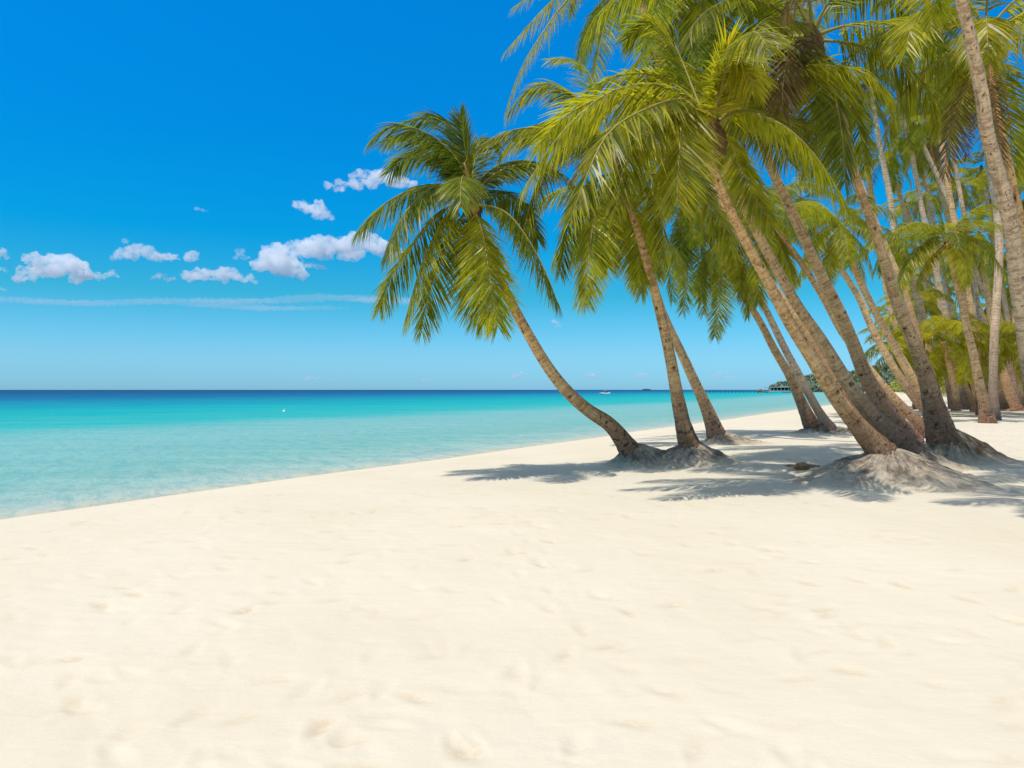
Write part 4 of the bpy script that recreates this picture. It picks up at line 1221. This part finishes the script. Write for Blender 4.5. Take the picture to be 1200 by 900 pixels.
def cloud(cx, cy, w, h, D, lab, mat, seed, n=26, veil=False, vox=0.038, tilt=0.0, name="cloud"):
    """A heap of puffs fused into one lumpy closed body, w by h in view units at distance D."""
    rg = np.random.default_rng(seed)
    k = D / F
    bm = bmesh.new()
    W, Hh = w * k, h * k
    n = int(n * 1.7)
    for i in range(n):
        t = -0.97 + 1.94 * (i + rg.random()) / n
        env = (1 - abs(t) ** 2.2) * (0.75 + 0.5 * math.sin(3.1 * t + seed) * 0.5)
        r = Hh * rg.uniform(0.11, 0.30) * (0.45 + 0.75 * max(env, 0.05))
        x = t * (W / 2 - r * 0.8)
        z = -Hh * 0.5 + r * 0.7 + rg.random() ** 1.3 * max(0.0, Hh * max(env, 0.1) - 1.4 * r)
        z += tilt * t * Hh
        y = rg.normal(0, 0.22) * min(W, 3 * Hh) * 0.6
        if veil:
            r = Hh * rg.uniform(0.30, 0.50) * (0.55 + 0.45 * env); x = t * W / 2; z = Hh * 0.25 * math.sin(5 * t + seed) + tilt * t * Hh
        sxx = 2.6 * W / n / r if veil else max(rg.uniform(1.0, 1.7), 1.15 * W / n / r)
        mtx = Matrix.Translation((x, y, z)) @ Matrix.Diagonal((sxx, 1.2, rg.uniform(0.75, 1.0), 1))
        bmesh.ops.create_icosphere(bm, subdivisions=3, radius=r, matrix=mtx)
    me = bpy.data.meshes.new("puffs"); bm.to_mesh(me); bm.free()
    tmp = bpy.data.objects.new("puffs", me); COL.objects.link(tmp)
    rm = tmp.modifiers.new("r", 'REMESH'); rm.mode = 'VOXEL'; rm.voxel_size = Hh * vox
    dg = bpy.context.evaluated_depsgraph_get()
    m2 = bpy.data.meshes.new_from_object(tmp.evaluated_get(dg))
    bpy.data.objects.remove(tmp); bpy.data.meshes.remove(me)
    bm = bmesh.new(); bm.from_mesh(m2); bm.verts.ensure_lookup_table()
    seen = set(); best = []
    for v0 in bm.verts:
        if v0.index in seen: continue
        st = [v0]; seen.add(v0.index); comp = []
        while st:
            v = st.pop(); comp.append(v)
            for e in v.link_edges:
                u_ = e.other_vert(v)
                if u_.index not in seen: seen.add(u_.index); st.append(u_)
        if len(comp) > len(best): best = comp
    bs = set(v.index for v in best)
    bmesh.ops.delete(bm, geom=[v for v in bm.verts if v.index not in bs], context='VERTS')
    bm.to_mesh(m2); bm.free(); m2.update()
    V = np.empty(len(m2.vertices) * 3, np.float32); m2.vertices.foreach_get("co", V); V = V.reshape(-1, 3).astype(float)
    Nn = np.empty(len(m2.vertices) * 3, np.float32); m2.vertex_normals.foreach_get("vector", Nn); Nn = Nn.reshape(-1, 3)
    q = 1 / Hh
    nz = sum(a * (vnoise(V[:, 0] * q * f + 0.7 * V[:, 1] * q * f, V[:, 2] * q * f - 0.6 * V[:, 1] * q * f, seed + int(f * 3))) for a, f in ((0.17, 3.0), (0.12, 7.0), (0.08, 15.0), (0.05, 28.0)))
    V = V + Nn * (nz * Hh)[:, None]
    m2.vertices.foreach_set("co", V.astype(np.float32).ravel()); m2.update()
    m2.materials.clear(); m2.materials.append(mat)
    m2.polygons.foreach_set("use_smooth", np.ones(len(m2.polygons), bool))
    p = at(cx, cy, D)
    o = bpy.data.objects.new(name, m2); COL.objects.link(o); o.location = p
    tag(o, lab, "cloud", "small fair-weather clouds over the sea")
    return o


DC = 4000.0
cloud(70, 311, 118, 34, DC, "wide ragged white cloud over the sea near the left edge of the view", M_CLOUD, 1, 30)
cloud(132, 320, 18, 10, DC + 150, "tiny puff just right of the wide ragged cloud at the left", M_CLOUD, 2, 9)
cloud(172, 293, 80, 24, DC, "flat-bottomed white cloud, second large one from the left", M_CLOUD, 3, 24)
cloud(193, 322, 38, 14, DC, "small white cloud tucked below the gap between two larger ones, low left", M_CLOUD, 4, 14)
cloud(250, 315, 72, 27, DC, "smooth oval white cloud in the middle of the row over the sea", M_CLOUD, 5, 24)
cloud(223, 296, 18, 19, DC + 80, "small upright puff on the upper left end of the smooth oval cloud", M_CLOUD, 6, 9)
cloud(292, 324, 20, 15, DC + 60, "small round puff at the lower right end of the smooth oval cloud", M_CLOUD, 7, 9)
cloud(283, 297, 22, 13, DC + 200, "faint little puff alone between the oval cloud and the bulging one", M_WISP, 8, 9)
cloud(328, 300, 62, 42, DC, "bulging white cloud touching the lower left of the largest cloud", M_CLOUD, 9, 26, tilt=-0.12)
cloud(365, 308, 36, 14, DC + 90, "thin tail of cloud to the lower right of the bulging one", M_CLOUD, 10, 12)
cloud(402, 279, 140, 44, DC, "largest white cloud, flat underneath, running behind the left palm's fronds", M_CLOUD, 11, 34)
cloud(367, 239, 52, 24, DC, "slanting white cloud above the largest one", M_CLOUD, 12, 18, tilt=-0.3)
cloud(436, 207, 118, 27, DC, "long flat white cloud highest of all, reaching behind the left palm's fronds", M_CLOUD, 13, 28)
cloud(2, 297, 20, 14, DC, "upper of the small clouds cut by the left edge", M_CLOUD, 14, 9)
cloud(1, 313, 16, 10, DC + 50, "middle one of the small clouds cut by the left edge", M_WISP, 15, 8)
cloud(3, 338, 18, 7, DC, "lowest and thinnest of the small clouds cut by the left edge", M_WISP, 16, 8)
cloud(237, 243, 24, 8, DC, "faint wisp alone high above the smooth oval cloud", M_WISP, 17, 8)
cloud(640, 378, 46, 14, 6000, "pale small cloud between the two left palm trunks", M_WISP, 18, 14)
cloud(603, 440, 72, 11, 18000, "low pale cloud on the skyline left of the S-curved trunk", M_FAR, 19, 16)
cloud(686, 438, 46, 11, 18000, "low pale cloud on the skyline right of the S-curved trunk", M_FAR, 20, 14)
cloud(757, 440, 70, 10, 18000, "low pale cloud on the skyline behind the bowed palm's trunk", M_FAR, 21, 14)
cloud(846, 438, 90, 11, 18000, "low pale cloud on the skyline between the slim palm and the thin pair", M_FAR, 22, 16)
cloud(366, 441, 28, 10, 18000, "tiny pale cloud low on the open skyline, left of the low row", M_FAR, 23, 10)
cloud(392, 443, 24, 6, 18000, "faint flat cloud low on the skyline next to the tiny pale one", M_FAR, 24, 8)
cloud(490, 443, 40, 6, 18000, "faint flat cloud low on the skyline below the left palm's fronds", M_FAR, 25, 8)
cloud(175, 355, 400, 11, 9000, "long thin veil of cloud streaking across the sky below the row of white clouds", M_VEIL, 26, 14, vox=0.09, tilt=-0.5, veil=True)
cloud(400, 351, 330, 11, 9500, "faint veil of cloud crossing behind the left palm's lowest fronds", M_VEIL, 27, 12, vox=0.09, veil=True)
cloud(1197, 210, 22, 14, DC, "small white cloud in the blue gap at the right edge, behind the ringed trunk", M_CLOUD, 28, 9)

# ------------------------------------------------------------------ light
SUN_EL, SUN_AZ = 64.0, 220.0      # azimuth of the direction to the sun, counter-clockwise from +X
w = bpy.data.worlds.new("World"); sc.world = w; w.use_nodes = True
nt = w.node_tree; nt.nodes.clear(); b = NB(nt)
out = b.n('ShaderNodeOutputWorld'); bg = b.n('ShaderNodeBackground')
sky = b.n('ShaderNodeTexSky'); sky.sky_type = 'NISHITA'; sky.sun_disc = False
sky.sun_elevation = R(SUN_EL)
sky.sun_rotation = R(90 - SUN_AZ)
sky.air_density = 1.0; sky.dust_density = 0.6; sky.ozone_density = 2.0
tc = b.n('ShaderNodeTexCoord'); sx = b.n('ShaderNodeSeparateXYZ'); b.l(tc.outputs['Generated'], sx.inputs[0])
def S(d): return math.sin(R(d))
tint = b.ramp(b.math('MAXIMUM', sx.outputs[2], 0.0), [
    (0.0, (0.60, 1.32, 2.25)), (S(1.1), (0.51, 1.19, 2.0)), (S(2.4), (0.50, 1.12, 1.74)), (S(6.8), (0.14, 1.0, 1.28)), (S(11), (0.012, 0.99, 1.50)),
    (S(18), (0.003, 1.04, 1.80)), (S(27), (0.004, 1.20, 2.1)), (S(36), (0.7, 1.3, 1.7)), (S(50), (3.1, 2.2, 1.45)), (1.0, (2.9, 2.35, 1.65))])
mx = b.mix(1.0, sky.outputs[0], tint, 'MULTIPLY')
b.l(mx, bg.inputs[0]); bg.inputs[1].default_value = 0.097
b.l(bg.outputs[0], out.inputs[0])

sd = bpy.data.lights.new("sun", 'SUN'); sd.energy = 3.65; sd.angle = R(0.53); sd.color = (1.0, 0.955, 0.88)
so = bpy.data.objects.new("sun", sd); COL.objects.link(so)
dirv = Vector((math.cos(R(SUN_EL)) * math.cos(R(SUN_AZ)), math.cos(R(SUN_EL)) * math.sin(R(SUN_AZ)), math.sin(R(SUN_EL))))
so.rotation_euler = dirv.to_track_quat('Z', 'Y').to_euler()
so.location = dirv * 100

# ------------------------------------------------------------------ render settings
sc.render.engine = 'CYCLES'
c = sc.cycles
c.max_bounces = 48; c.diffuse_bounces = 4; c.glossy_bounces = 3; c.transmission_bounces = 4
c.transparent_max_bounces = 12; c.volume_bounces = 44
c.use_denoising = True
try: c.denoiser = 'OPENIMAGEDENOISE'
except Exception: pass
vs = sc.view_settings
vs.view_transform = 'Standard'; vs.look = 'None'; vs.exposure = 0.0; vs.gamma = 1.0
